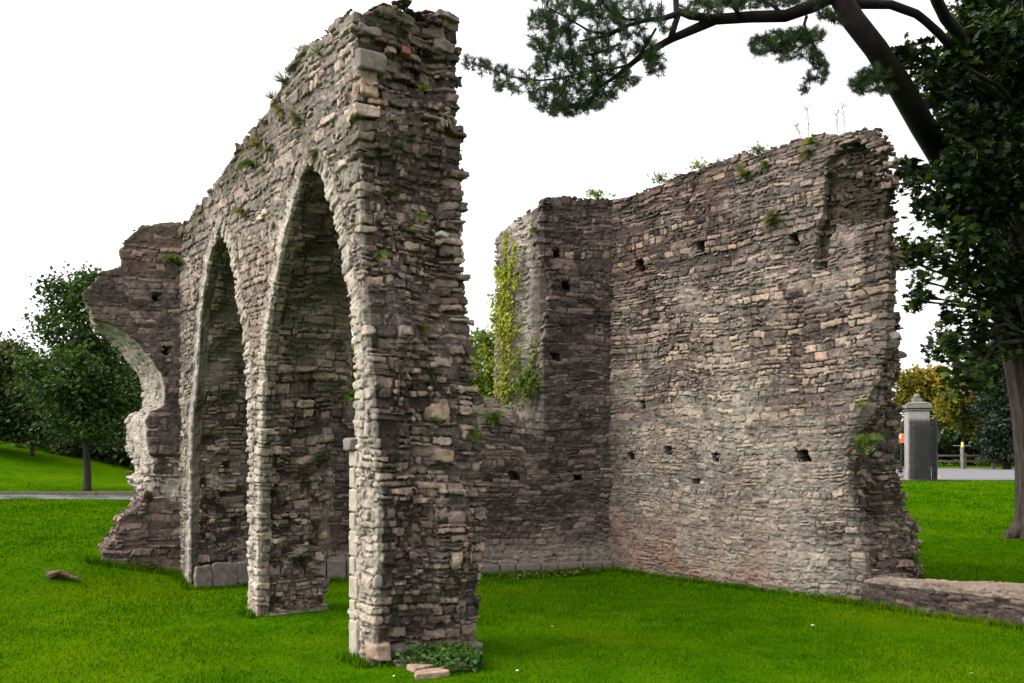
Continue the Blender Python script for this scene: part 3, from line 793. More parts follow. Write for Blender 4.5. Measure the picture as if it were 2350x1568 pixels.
def leaves(name, C, size, mat, shape=LEAF4, sf=LEAF4_F, parent=None, droop=.3, tint=None, sizevar=.4, facing=None):
    """C (n,3) leaf centres; random attitude with some droop"""
    C = np.asarray(C, np.float32); n = len(C); k = len(shape)
    az = rng.random(n) * 2 * np.pi
    d = np.stack([np.cos(az), np.sin(az), -droop * 2 + (rng.random(n) - .5) * 1.2], 1)
    if facing is not None: d = d + facing
    d /= np.linalg.norm(d, axis=1)[:, None]
    up = rng.normal(size=(n, 3)) * .55 + np.array([0, 0, 1.0])
    if facing is not None: up = rng.normal(size=(n, 3)) * .35 - facing * 0 + facing
    s_ = np.cross(d, up); s_ /= np.linalg.norm(s_, axis=1)[:, None] + 1e-6; u = np.cross(s_, d)
    sz = size * (1 + sizevar * (rng.random(n) * 2 - 1))
    Vv = C[:, None, :] + sz[:, None, None] * (shape[None, :, 0:1] * s_[:, None, :] + (shape[None, :, 1:2] - .5) * d[:, None, :] + shape[None, :, 2:3] * u[:, None, :])
    f = (np.arange(n)[:, None, None] * k + sf[None]).reshape(-1, 3)
    tv = rng.random(n) if tint is None else np.clip(tint + .22 * rng.normal(size=n), 0, 1)
    at_ = np.ones((n, k, 4), np.float32); at_[:, :, 0] = tv[:, None]
    return mesh_np(name, Vv.reshape(-1, 3), f, mat, parent, False, {'leaf': at_.reshape(-1, 4)})

def clump_points(blobs, n, clump=.35, fill=.55, per=40, flat=.7):
    """blobs: (x,y,z,r). clumps sit mostly near the blob surfaces; leaves gather round each clump"""
    B = np.array(blobs, np.float32); wgt = B[:, 3] ** 2; wgt /= wgt.sum()
    nc = max(1, n // per); bi = rng.choice(len(B), nc, p=wgt)
    v = rng.normal(size=(nc, 3)); v /= np.linalg.norm(v, axis=1)[:, None]
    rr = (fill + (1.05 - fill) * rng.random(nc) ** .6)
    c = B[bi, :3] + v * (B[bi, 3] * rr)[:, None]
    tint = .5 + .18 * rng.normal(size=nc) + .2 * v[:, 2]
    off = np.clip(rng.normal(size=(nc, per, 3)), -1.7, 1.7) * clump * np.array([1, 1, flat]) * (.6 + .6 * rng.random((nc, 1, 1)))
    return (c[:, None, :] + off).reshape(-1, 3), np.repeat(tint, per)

BARK_D = bark_mat('dark_bark', (.010,.008,.006), (.045,.036,.028))
BARK_R = bark_mat('fissured_bark', (.008,.006,.005), (.11,.085,.07), 11.0, .10, .12)
BARK_P = bark_mat('pine_bark', (.005,.003,.003), (.018,.012,.011), 8.0, .2, .03)

def px_blobs(lst, Y, dy=.5):
    out = []
    for x, y, r in lst:
        Yq = Y + (random.random() - .5) * 2 * dy; p = at(x, y, Yq); out.append((p.x, p.y, p.z, r / F * Yq))
    return out

def broadleaf(name, base, blobs, trunk_r, leaf, n, mat, label, cat='tree', group=None, bark=None, clump=.4, fill=.5, per=40, fork=.35):
    """tree at base (x,y) with crown blobs in place coordinates"""
    bark = bark or BARK_D
    root = empty(name, (base[0], base[1], gz(*base))); bx, by, bz = root.location
    mb = MB(); B = blobs
    top = max(b[2] for b in B); cz = sum(b[2] for b in B) / len(B); cx = sum(b[0] for b in B) / len(B); cy = sum(b[1] for b in B) / len(B)
    zf = bz + (cz - bz) * fork
    fx = bx + (cx - bx) * .15; fy = by + (cy - by) * .15
    mb.tube([(0, 0, -.1), (0, 0, .12), (.02, 0, .5), (fx - bx, fy - by, zf - bz), ((cx - bx) * .6, (cy - by) * .6, (cz - bz) * 1.0), (cx - bx, cy - by, (top - bz) * .92)], [trunk_r * 1.5, trunk_r * 1.15, trunk_r, trunk_r * .8, trunk_r * .45, trunk_r * .12], 10, .12)
    for b in B:
        t = fork + random.random() * .5; s0 = Vector(((cx - bx) * t * .5, (cy - by) * t * .5, (cz - bz) * (fork + (t - fork) * .9)))
        e = Vector((b[0] - bx, b[1] - by, b[2] - bz)); mid = (s0 + e) / 2 + Vector((0, 0, .12 * (e - s0).length))
        mb.tube([s0, mid, e], [trunk_r * .35, trunk_r * .2, trunk_r * .06], 6, .1)
    mb.build('trunk', bark, root, True)
    P, t = clump_points(B, n, clump, fill, per)
    ok = P[:, 2] > bz + .5; P = P[ok]; t = t[ok]
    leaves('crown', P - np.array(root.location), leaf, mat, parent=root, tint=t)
    return tag(root, label, cat, group)

L_GREEN = leaf_mat('leaf_dark_green', [(.007,.020,.004), (.018,.046,.007), (.038,.08,.010), (.08,.12,.015)], .25)
L_WOOD = leaf_mat('leaf_wood', [(.006,.018,.004), (.018,.042,.008), (.045,.07,.012), (.12,.12,.02)], .25)
L_YELLOW = leaf_mat('leaf_yellow_green', [(.025,.06,.008), (.07,.13,.012), (.14,.19,.015), (.26,.25,.02)], .35)
L_AUT = leaf_mat('leaf_autumn', [(.025,.05,.006), (.08,.115,.010), (.20,.18,.014), (.34,.17,.02)], .35)
L_CONIFER = leaf_mat('leaf_conifer', [(.004,.012,.006), (.010,.024,.012), (.022,.04,.018)], .1)
L_SYC = leaf_mat('leaf_sycamore', [(.002,.005,.001), (.005,.013,.002), (.011,.028,.004), (.09,.12,.016)], .3)
L_BUSH = leaf_mat('leaf_bush', [(.02,.045,.010), (.05,.09,.02), (.09,.13,.03)], .3)

# left park trees
Yt = 31.5
broadleaf('park_tree', tuple(at(200, 1125, Yt)[:2]), px_blobs([(190,690,34),(140,680,24),(205,640,18),(118,750,34),(180,770,55),(235,820,55),(165,870,65),(240,915,55),(120,900,48),(275,890,42),(205,650,26),(95,840,36),(150,960,45),(220,975,40),(115,650,14)], Yt, .8), .13, .17, 17000, L_GREEN, 'slender dark green tree with a straight trunk on the lawn beyond the left park road', group='trees in the park', clump=.33, fill=.35, fork=.4)
Yt = 41
broadleaf('park_tree', tuple(at(74, 1030, Yt)[:2]), px_blobs([(20,870,50),(-40,850,60),(60,920,50),(0,940,60),(90,950,45),(-60,930,60),(35,815,30)], Yt, 1.2), .085, .2, 24000, L_WOOD, 'dark spreading tree at the left photo edge with a short thin trunk', group='trees in the park', clump=.5)
Yt = 48
broadleaf('park_tree', tuple(at(340, 1075, Yt)[:2]), px_blobs([(300,830,50),(350,870,60),(330,930,80),(280,980,60),(400,930,70),(250,1000,45)], Yt, 1.5), .2, .24, 18000, L_WOOD, 'dark green tree half hidden behind the arch stub wall', group='trees in the park', clump=.6)
Yt = 55
def wood_understory():
    bl = []
    for i in range(90):
        x = -80 + i * 6 + random.uniform(-8, 8); Yq = 46 + random.uniform(-2, 4); X = (x - CX) / F * Yq; bl.append((X, Yq, gz(X, Yq) + random.uniform(.2, 1.1), random.uniform(.6, 1.1)))
    for i in range(60):
        x = -90 + i * 9 + random.uniform(-10, 10); Yq = 52 + random.uniform(-3, 4); X = (x - CX) / F * Yq; bl.append((X, Yq, gz(X, Yq) + random.uniform(1.0, 3.2), random.uniform(1.0, 1.8)))
    P, t = clump_points(bl, 42000, .45, .3, 40)
    tag(leaves('undergrowth', P, .26, L_WOOD, tint=t * .7), 'dark undergrowth of the wood rising behind the left lawn', 'undergrowth', kind='stuff')
wood_understory()
def far_trees():
    bl = []
    for i in range(330):
        a_ = -58 + 116 * (i + random.random()) / 330; d_ = 92 + random.uniform(-5, 8); X = d_ * math.sin(R(a_)); Y = d_ * math.cos(R(a_))
        bl.append((X, Y, gz(X, Y) * (1 if X > -40 else .6) + random.uniform(.4, 3.4), random.uniform(1.1, 1.9)))
    P, t = clump_points(bl, 52000, .7, .3, 40)
    tag(leaves('tree_line', P, .6, L_WOOD, tint=t * .9), 'far line of dark trees round the edge of the park', 'trees', kind='stuff')
far_trees()
# trees seen through the window gap
Yt = 34
broadleaf('broadleaf_tree', tuple(at(1112, 1080, Yt)[:2]), px_blobs([(1110,790,28),(1112,840,40),(1100,890,45),(1140,880,45),(1115,940,50),(1160,930,40)], Yt, .5), .14, .2, 6000, L_YELLOW, 'sunny yellow green tree seen through the window gap beside the ivied jamb', 'tree', clump=.3)
broadleaf('broadleaf_tree', tuple(at(800, 1080, Yt)[:2]), px_blobs([(804,815,25),(800,860,40),(815,900,40),(790,930,45)], Yt, .5), .14, .2, 5000, L_YELLOW, 'light green tree showing in the slit between the near pier and the dark soffit', 'tree', clump=.3)
# right background
Yt = 72
broadleaf('autumn_tree', tuple(at(2110, 1072, Yt)[:2]), px_blobs([(2085,885,28),(2120,880,32),(2150,880,28),(2100,920,32),(2140,925,34),(2165,905,26),(2075,930,20),(2160,955,25)], Yt, .8), .2, .34, 7000, L_AUT, 'wide yellow and orange autumn tree behind the stone gate pillar', group='autumn trees by the gate', clump=.55)
Yt = 66
broadleaf('autumn_tree', tuple(at(2207, 1070, Yt)[:2]), px_blobs([(2205,900,34),(2230,880,34),(2185,930,30),(2215,945,36),(2245,920,32),(2255,860,28),(2190,890,24),(2235,965,28)], Yt, .8), .13, .32, 6500, L_AUT, 'young yellow autumn tree with a forked stem standing over the rail fence', group='autumn trees by the gate', clump=.5, fork=.3)
Yt = 60
broadleaf('conifer_tree', tuple(at(2310, 1074, Yt)[:2]), px_blobs([(2300,820,40),(2310,880,50),(2295,930,45),(2320,980,55),(2290,990,36),(2285,1035,34),(2320,1050,40),(2330,760,50)], Yt, .8), .25, .26, 16000, L_CONIFER, 'very dark evergreen tree between the yellow trees and the thick trunk', 'tree', clump=.4, fill=.2)
Yt = 84
P_, t_ = clump_points(px_blobs([(2160,1035,26),(2190,1030,28),(2220,1035,26),(2245,1045,20),(2130,1040,20),(2270,1050,18)], Yt, .8), 6000, .45, .2)
tag(leaves('hedge', P_, .32, L_BUSH, tint=t_), 'low green bushes behind the rail fence under the young tree', 'bushes')
P_, t_ = clump_points(px_blobs([(2265,1055,9),(2285,1057,9),(2250,1060,7),(2305,1060,8)], 64, .3), 900, .25, .2)
tag(leaves('shrub', P_, .2, L_AUT, tint=t_ * .6), 'yellowing low shrub along the foot of the rail fence', 'shrub')

# ------------------------------------------------------------------ big sycamore at the right edge
Ys = 17.1
syc = empty('sycamore_tree', (at(2398, 1240, Ys).x, Ys, gz(at(2398, 1240, Ys).x, Ys)))
tag(syc, 'huge dark sycamore with a fissured trunk and leaves filling the right edge', 'tree')
o0 = Vector(syc.location)
mb = MB()
tr = [(2402,1262,86),(2398,1225,66),(2395,1180,55),(2392,1050,54),(2384,940,55),(2372,850,56),(2360,760,60),(2352,680,62),(2350,560,58),(2365,430,50),(2380,300,44),(2390,120,36),(2395,-100,26),(2400,-300,14)]
mb.tube([at(x, y, Ys) - o0 for x, y, r in tr], [r / F * Ys for x, y, r in tr], 54, .05, [.05 * math.sin(k * 1.745 + 1.3 * math.sin(k * .4)) + .03 * math.sin(k * 2.9) for k in range(54)])
for k in range(9):      # root flares
    an = k * .7 + .3; r0 = .62; mb.tube([(math.cos(an) * .3, math.sin(an) * .3, .5), (math.cos(an) * .48, math.sin(an) * .48, .16), (math.cos(an) * .8, math.sin(an) * .8, -.08)], [.14, .13, .05], 8, .15)
mb.build('trunk', BARK_R, syc, True)
# limbs and crown clusters
cl = [(2075,125,26),(2105,135,32),(2060,140,16),(2140,150,42),(2190,140,55),(2250,110,70),(2320,90,80),(2180,200,55),(2125,185,34),(2150,235,38),(2230,210,75),(2300,220,90),(2210,270,55),(2170,270,30),(2215,320,34),(2280,330,80),(2350,320,90),(2190,352,18),(2085,380,22),(2110,395,30),(2075,400,18),(2145,390,34),(2100,422,16),(2180,400,48),(2240,400,65),(2310,430,80),(2140,455,34),(2185,470,45),(2120,480,18),(2240,500,60),(2300,530,75),(2150,505,28),(2200,545,42),(2065,560,20),(2090,575,26),(2120,560,26),(2085,600,18),(2145,595,30),(2170,620,28),(2250,585,55),(2290,640,50),(2108,640,15),(2100,690,12),(2118,680,15),(2190,640,22),(2225,640,24),(2195,672,12),(2255,690,26),(2290,720,34),(2215,730,22),(2180,725,18),(2240,770,30),(2165,770,22),(2190,800,30),(2150,810,18),(2230,830,36),(2270,800,36),(2280,860,40),(2215,870,26),(2340,620,60),(2400,560,90),(2420,400,110),(2410,200,120),(2480,300,130),(2330,0,110),(2400,-80,140),(2240,30,55),(2290,40,60),(2500,650,110),(2450,760,80),(2330,770,40),(2480,80,130)]
lb = MB(); PP = []; TT = []
for x, y, r in cl:
    Yq = 14.6 + random.uniform(-1.1, 2.2) if x < 2230 else 15.5 + random.uniform(-1.6, 2.8)
    c = at(x, y, Yq); rr = r / F * Yq * (1.0 if x > 2215 else .8)
    yl = -.15 if y > 520 and x < 2220 else 0
    edge = x < 2215
    n = int(40 + 950 * (r / 60.0) ** 2 * ((.24 if edge else .75) if y < 560 else (.22 if edge else .38))) if r < 100 else 2600
    P, t = clump_points([(c.x, c.y, c.z, rr * .8)], n, .13 if edge else .2, .1, 12, .8)
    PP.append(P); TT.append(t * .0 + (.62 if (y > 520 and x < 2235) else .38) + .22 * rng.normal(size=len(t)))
    # limb from the trunk
    ty = min(max(y + 160, 200), 780); s0 = at(np.interp(ty, [200, 560, 780], [2385, 2350, 2362]), ty, Ys); mid = (s0 + c) / 2 + Vector((0, 0, .25))
    if x < 2330: lb.tube([s0 - o0, mid - o0, c - o0], [.06, .035, .008], 6, .1)
    for q in range(5 if edge else 2):
        e = c + Vector((random.uniform(-1, 1), random.uniform(-1, 1), random.uniform(-.8, .6))) * rr * .9
        lb.tube([mid.lerp(c, .6) - o0, e - o0], [.012, .004], 4)
# unseen boughs added high overhead to shade the right side of the lawn
for bx_, by_, bz_, br2 in [(6.5, 11.5, 9.0, 1.5), (8.5, 10, 8.6, 1.6), (6.2, 8.2, 8.4, 1.3), (8.4, 7.2, 8.2, 1.6), (10.5, 9, 8, 1.7), (7.2, 5.6, 8.0, 1.3), (10.5, 12.5, 8.5, 1.8), (5.2, 6.4, 8.2, 1.0), (9.6, 5.2, 7.6, 1.5)]:
    c = Vector((bx_, by_, bz_)); P, t = clump_points([(bx_, by_, bz_, br2)], 1500, .22, .1, 15, .6); P[:, 2] = bz_ + (P[:, 2] - bz_) * .5
    P = P[P[:, 2] > 1.7 + .56 * P[:, 1]]; PP.append(P); TT.append(.4 + .2 * rng.normal(size=len(P)))
    s0 = at(2388, 300, Ys); lb.tube([s0 - o0, s0.lerp(c, .5) + Vector((0, 0, .5)) - o0, c - o0], [.09, .05, .012], 6, .1)
lb.build('limbs', BARK_D, syc, True)
PP = np.concatenate(PP); TT = np.concatenate(TT)
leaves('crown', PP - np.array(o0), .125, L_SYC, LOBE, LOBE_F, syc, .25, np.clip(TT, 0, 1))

# ------------------------------------------------------------------ pine reaching over the enclosure
Yp_ = 13.2
pine = empty('pine_tree', (at(2560, 1180, 23).x, 23.0, gz(at(2560, 1180, 23).x, 23.0)))
tag(pine, 'leaning pine with a bare dark trunk and a long needled branch reaching across the sky', 'tree')
po = Vector(pine.location)
mb = MB()
def chain(lst, Y=Yp_, dY=0.0):
    n = len(lst); return [at(q[0], q[1], Y + dY * i / max(1, n - 1)) for i, q in enumerate(lst)], [q[2] / F * Y for q in lst]
trunk = [(2560,1200,48,23),(2520,1000,44,22.8),(2440,790,40,22.),(2340,600,36,20.6),(2255,490,35,18.8),(2178,385,34,16.9),(2120,292,32,15.2),(2064,195,31,13.9),(2010,112,29,13.2),(1960,48,28,13.2),(1930,0,26,13.2),(1905,-60,24,13.2),(1880,-180,20,13.2),(1840,-330,10,13.2)]
mb.tube([at(x, y, Y) - po for x, y, r, Y in trunk], [.86 * r / F * Y for x, y, r, Y in trunk], 16, .07)
mb.build('trunk', BARK_P, pine, True)
br = [
 ([(1915,-12,17),(1870,12,15),(1803,37,14),(1724,39,13),(1644,45,12),(1604,62,11),(1544,88,9),(1485,120,7),(1461,137,6.5),(1425,167,5),(1385,195,3.5),(1345,222,2)], .3),
 ([(1640,44,10),(1584,36,9),(1552,24,8),(1551,0,7),(1555,-40,6),(1545,-90,4)], .4),
 ([(1560,30,8),(1525,42,6),(1480,47,5),(1430,62,4),(1380,85,3),(1330,95,2)], -.4),
 ([(1540,86,8),(1548,60,7),(1556,36,7)], 0),
 ([(1505,66,3.2),(1488,95,3.2),(1469,126,3),(1440,150,3),(1400,160,2.4),(1340,165,2),(1290,180,2),(1240,185,2),(1190,180,1.6),(1130,160,1.4),(1085,146,1.2)], -.5),
 ([(1470,45,3.4),(1440,45,3.2),(1405,32,3),(1385,8,2.6),(1370,-30,2)], -.7),
 ([(1440,62,3),(1400,80,2.6),(1350,70,2.4),(1300,40,2),(1260,20,1.6)], -.8),
 ([(1425,100,3),(1380,120,2.4),(1320,130,2),(1270,125,1.6)], .5),
 ([(1851,38,3.6),(1846,55,3.4),(1850,70,3),(1830,90,2.4),(1790,100,1.8)], -.3),
 ([(1850,70,2.6),(1870,110,2.2),(1880,150,1.8),(1870,190,1.4)], -.3),
 ([(2050,175,4),(2020,165,3.4),(1990,175,2.4),(1965,190,1.6)], -.4),
 ([(1940,0,11),(1970,9,11),(2044,11,10),(2102,32,10),(2123,48,9.5),(2154,76,10),(2185,110,10)], .6),
 ([(2140,-30,13),(2149,0,13),(2170,42,14),(2202,80,15),(2225,118,9)], 1.4),
 ([(1800,36,5),(1770,10,4),(1730,-5,3)], .3), ([(1700,40,5),(1680,10,4),(1665,-20,3)], -.3),
]
bm_ = MB(); nodes = []
for lst, dY in br:
    p, r = chain(lst, Yp_, dY); bm_.tube([q - po for q in p], r, 9, .08)
    for a, b in zip(p[:-1], p[1:]):
        nn = max(2, int((b - a).length / .06))
        for i in range(nn): nodes.append(a.lerp(b, i / nn))
bm_.build('branch', BARK_P, pine, True)
regs = [   # needle masses: ellipse centre, radii (photo px), shoots, depth offset
 (1078,146,18,20,7),(1112,158,16,22,9),(1150,175,22,26,12),(1190,190,24,28,14),(1145,200,16,14,5),
 (1240,180,34,40,24),(1265,225,50,34,40),(1320,200,60,48,64),(1330,245,46,18,24),(1290,250,40,16,18),(1380,215,40,34,34),(1400,165,45,30,30),(1440,190,30,20,14),
 (1240,95,30,22,16),(1260,130,34,24,22),(1245,50,36,26,24),(1300,30,60,34,44),(1290,80,40,22,24),(1300,120,46,30,32),(1350,130,40,30,28),(1370,90,34,22,16),(1380,45,50,40,36),(1330,0,80,24,34),(1440,20,50,30,30),(1450,70,36,22,16),(1480,100,26,18,10),
 (1490,120,34,28,22),(1505,150,24,26,16),(1500,30,30,22,14),(1530,60,20,14,6),(1420,120,34,20,14),
 (1600,15,40,18,18),(1660,5,50,20,26),(1720,0,50,18,24),(1780,0,50,16,20),(1840,-10,40,14,12),(1640,30,20,10,5),
 (1745,105,24,24,22),(1785,95,34,26,34),(1830,85,34,22,32),(1865,80,26,20,22),(1800,125,30,14,12),(1855,120,24,20,14),(1880,140,22,18,11),(1890,165,16,20,9),(1855,180,14,18,6),(1845,205,10,10,4),
 (1900,35,22,14,12),(1925,45,14,10,5),(1885,22,14,10,4),
 (1965,195,18,14,12),(1990,180,26,18,22),(2015,170,24,20,20),(2030,205,20,12,8),(1990,208,30,7,8),
 (1500,-60,250,50,90),(1250,-40,80,40,30),(1800,-70,150,40,50),
]
sh = []
for x, y, rx, ry, n in regs:
    for _ in range(int(n * 1.9)):
        an = random.random() * 2 * math.pi; q = math.sqrt(random.random())
        sh.append(at(x + rx * q * math.cos(an), y + ry * q * math.sin(an), Yp_ + random.gauss(0, .34)))
NB = np.array([list(p) for p in nodes])
sh.sort(key=lambda p: np.min(np.sum((NB - np.array(p)) ** 2, 1)))
tw = MB(); pts = [Vector(p) for p in nodes]; arr = np.zeros((len(pts) + len(sh) * 3, 3)); arr[:len(pts)] = NB; cnt_ = len(pts)
dirs = []
for p in sh:
    pa = np.array(p); dd = np.sum((arr[:cnt_] - pa) ** 2, 1); i = int(np.argmin(dd)); q = Vector(arr[i]); L = (p - q).length
    mid = q.lerp(p, .5) + Vector((random.gauss(0, .12), random.gauss(0, .12), random.gauss(-.03, .1))) * min(L, .5)
    if L > .02: tw.tube([q - po, mid - po, p - po], [.0045 + .004 * min(L, 1), .004, .0028], 4)
    dv = (p - q); dv = dv.normalized() if dv.length > 1e-3 else Vector((0, 0, 1))
    dirs.append((dv * .7 + Vector((random.gauss(0, .35), random.gauss(0, .35), .35 + random.gauss(0, .3)))).normalized())
    arr[cnt_] = mid; arr[cnt_ + 1] = pa; arr[cnt_ + 2] = np.array(q.lerp(p, .8)); cnt_ += 3
tw.build('twigs', BARK_P, pine, True)
M_NEED = leaf_mat('pine_needles', [(.005,.014,.004), (.016,.04,.010), (.042,.08,.016), (.12,.145,.025)], .2, .75)
def needles():
    n = len(sh); per = 50
    Pc = np.array([list(p - po) for p in sh]); D = np.array([list(d) for d in dirs])
    P = np.repeat(Pc, per, 0); Dn = np.repeat(D, per, 0)
    rv = rng.normal(size=(n * per, 3)); rv -= (rv * Dn).sum(1)[:, None] * Dn; rv /= np.linalg.norm(rv, axis=1)[:, None]
    t = rng.random(n * per)
    st_ = P + Dn * ((t - .75) * .13)[:, None]
    sp_ = .95 - .55 * t
    dr = Dn * (1 - sp_ * .55)[:, None] + rv * sp_[:, None]; dr /= np.linalg.norm(dr, axis=1)[:, None]
    Ln = (.075 + .04 * rng.random(n * per))[:, None]
    sd = np.cross(dr, rng.normal(size=(n * per, 3))); sd /= np.linalg.norm(sd, axis=1)[:, None]
    w = .0034
    Vv = np.stack([st_ - sd * w, st_ + sd * w, st_ + dr * Ln], 1).reshape(-1, 3)
    at_ = np.ones((n * per, 3, 4), np.float32); at_[:, :, 0] = np.clip(np.repeat(.35 + .22 * rng.normal(size=n), per) + .12 * rng.normal(size=n * per), 0, 1)[:, None]
    mesh_np('needles', Vv, np.arange(3 * n * per).reshape(-1, 3), M_NEED, pine, False, {'leaf': at_.reshape(-1, 4)})
needles()
# ------------------------------------------------------------------ dressed stones of the ruin
def rock_mesh(name, dims, mat, parent, loc, rz=0.0, seed=0, chip=.12, sub=3, tilt=(0, 0)):
    """a hewn block: subdivided box, corners worn, faces broken and uneven"""
    import bmesh
    from mathutils import noise
    r_ = random.Random(seed); bm = bmesh.new(); bmesh.ops.create_cube(bm, size=1.0)
    bmesh.ops.subdivide_edges(bm, edges=bm.edges[:], cuts=13, use_grid_fill=True)
    off = Vector((r_.uniform(0, 50), r_.uniform(0, 50), r_.uniform(0, 50))); k = min(dims)
    sk = [r_.uniform(-.14, .14) for _ in range(4)]
    for v in bm.verts:
        c = v.co
        m = max(abs(c.x), abs(c.y), abs(c.z)); L = (abs(c.x * 2) ** 10 + abs(c.y * 2) ** 10 + abs(c.z * 2) ** 10) ** .1
        c *= (2 * m / L) if L > 0 else 1
        p = Vector((c.x * dims[0] * (1 + sk[0] * c.z * 2), c.y * dims[1] * (1 + sk[1] * c.x * 2), c.z * dims[2] * (1 + sk[2] * c.x * 2)))
        w = noise.fractal(p * 9 + off, .8, 2.1, 4) * .7 + .5 * noise.noise(p * (1.1 / k) + off)
        w += -.9 * max(0, noise.noise(p * (1.6 / k) - off) - .15)
        v.co = p + p.normalized() * w * chip * k * .9
    me = bpy.data.meshes.new(name); bm.to_mesh(me); bm.free()
    me.polygons.foreach_set('use_smooth', [True] * len(me.polygons)); me.materials.append(mat)
    o = bpy.data.objects.new(name, me); COL.objects.link(o); o.location = loc; o.rotation_euler = (tilt[0], tilt[1], rz)
    if parent is not None: o.parent = parent; o.location = Vector(loc) - Vector(parent.location)
    return o
def block_mat(name, c0, c1, bump=.01, scale=14):
    m, nt, bs, out = new_mat(name); g = NG(nt); tc = g.n('ShaderNodeTexCoord'); P = tc.outputs['Object']
    a = g.noise(scale, 7, .7, P); b = g.noise(scale * 6, 4, .7, P); v = g.math('ADD', g.math('MULTIPLY', a, .7), g.math('MULTIPLY', b, .4))
    c = g.ramp(v, [(.38, c0), (.55, [(p + q) / 2 for p, q in zip(c0, c1)]), (.72, c1)])
    g.l(c, bs.inputs['Base Color']); g.l(g.bump(v, .9, bump), bs.inputs['Normal']); return m
M_TAN = block_mat('tan_sandstone', (.15,.095,.065), (.40,.29,.215))
M_PALE = block_mat('pale_dressed_stone', (.22,.185,.145), (.46,.40,.32))
M_CORB = block_mat('corbel_stone', (.085,.07,.062), (.25,.21,.185))
M_QUOIN = block_mat('base_block_stone', (.085,.068,.062), (.24,.195,.175))
M_REDB = block_mat('red_stone', (.16,.055,.04), (.27,.10,.075))
M_WHITE = block_mat('white_stone', (.33,.30,.29), (.72,.67,.64))
azA = math.atan2(U[1], U[0])
def endp(x, y, b):
    """point on the broken near end of the arcade at depth b seen at photo x,y"""
    k = (x - CX) / F; o = FA.O; a = 0.0
    # solve depth b from x along the end face at a ~ end corner
    zz = 0; best = None
    for a in np.linspace(-.7, .3, 101):
        px = (o[0] + a * U[0] + b * V_[0]) / (o[1] + a * U[1] + b * V_[1])
        if best is None or abs(px - k) < best[0]: best = (abs(px - k), a)
    a = best[1]; Y = o[1] + a * U[1] + b * V_[1]
    return FA.w(a, b, CAMH + (HZ - y) / F * Y)
def on_end(x, y, out=0.0):
    """point on the plane of the broken end seen at photo x,y"""
    z_guess = CAMH + (HZ - y) / F * 7.4
    a = float(np.interp(z_guess, [0, 1.4, 1.9, 2.4, 3.0, 3.8, 4.5, 5.3], [-.45, -.54, -.47, -.37, -.28, -.21, -.12, -.09])) - out
    O = FA.O + a * FA.ea; k = (x - CX) / F
    b = (k * O[1] - O[0]) / (V_[0] - k * V_[1]); Y = O[1] + b * V_[1]
    return Vector((O[0] + b * V_[0], Y, CAMH + (HZ - y) / F * Y))
rock_mesh('corbel_stone', (.24, .26, .17), M_CORB, arcade, on_end(843, 150, -.03), azA, 1, .10)['label'] = 'rounded pale corbel stone near the top corner'
for (x, y), d, s in (((838, 208), (.14, .17, .17), 2), ((1001, 948), (.14, .17, .13), 4), ((1013, 1048), (.14, .18, .11), 5)):
    rock_mesh('sandstone_block', d, M_TAN, arcade, on_end(x, y, -.0), azA + .1, s, .22, tilt=(.1, .15))
rock_mesh('red_stone', (.12, .085, .065), M_REDB, arcade, on_end(926, 121, .01), azA, 6, .15)
for (x, y), s in (((925, 272), 7), ((1012, 540), 9)):
    rock_mesh('white_stone', (.09, .09, .035), M_WHITE, arcade, on_end(x, y, .0), azA + .3, s, .2, tilt=(.1, .1))
for (x, y), d, s in (((842, 78), (.2, .22, .085), 10), ((1012, 112), (.2, .17, .11), 11), ((1018, 44), (.22, .2, .06), 12), ((905, 45), (.2, .26, .06), 13)):
    rock_mesh('crowning_stone', d, M_QUOIN, arcade, on_end(x, y, -.03), azA + .05, s, .42, tilt=(.05, -.08))
# chamfered dressed jamb of the near pier, with its stop block
jr = MB()
z0 = .02
for i in range(9):
    hgt = [.30, .17, .2, .16, .22, .15, .2, .18, .14][i]; w = .10 if i % 2 else .15
    c = FA.w(-.075 + (.0 if i % 2 else -.02), .055, z0 + hgt / 2); jr.box(c, (w, .13, hgt - .012), azA); z0 += hgt
jb = jr.build('dressed_jamb', M_PALE, arcade, False, .012)
rock_mesh('impost_block', (.16, .14, .10), M_QUOIN, arcade, FA.w(-.05, .02, z0 + .05), azA, 21, .16)
# dressed base blocks under the third pier, and footing slabs
for i, (b, w) in enumerate(((.13, .2), (.40, .3), (.73, .33))):
    rock_mesh('base_block', (.12, w, .30 if i else .26), M_QUOIN, arcade, FA.w(4.44, b, .17), azA, 30 + i, .2)
rock_mesh('footing_slab', (.22, .74, .06), M_QUOIN, arcade, FA.w(2.17, .44, .0), azA, 34, .05)
for i, (x, y, d) in enumerate(((870, 1495, (.18, .15, .14)), (925, 1500, (.2, .2, .13)), (1000, 1490, (.2, .24, .14)), (1082, 1490, (.2, .12, .13)))):
    rock_mesh('footing_block', d, M_TAN if i in (0, 2) else M_QUOIN, arcade, on_end(x, y, -.02), azA, 40 + i, .15)
# loose slabs fallen at the foot of the near pier
for i, (x, y, d, rz) in enumerate(((975, 1533, (.26, .17, .045), .5), (1062, 1531, (.24, .18, .05), -.3), (862, 1523, (.13, .12, .08), .9), (940, 1523, (.26, .18, .06), .2), (990, 1552, (.27, .13, .055), .3))):
    p = on_ground(x, y)
    o = rock_mesh('fallen_slab', d, M_TAN if i in (0, 1, 4) else M_QUOIN, None, (p.x, p.y, gz(p.x, p.y) + d[2] * .35), rz, 50 + i, .5, tilt=(.04, -.05))
    tag(o, ['broad flat pinkish slab lying among the weeds at the near pier', 'small flat slab at the right edge of the weeds by the near pier', 'lumpy grey stone at the left corner foot of the near pier', 'grey slab half under the weeds touching the near pier', 'long narrow slab in front of the weeds, closest to the viewer'][i], 'stone slab', 'fallen slabs at the near pier')
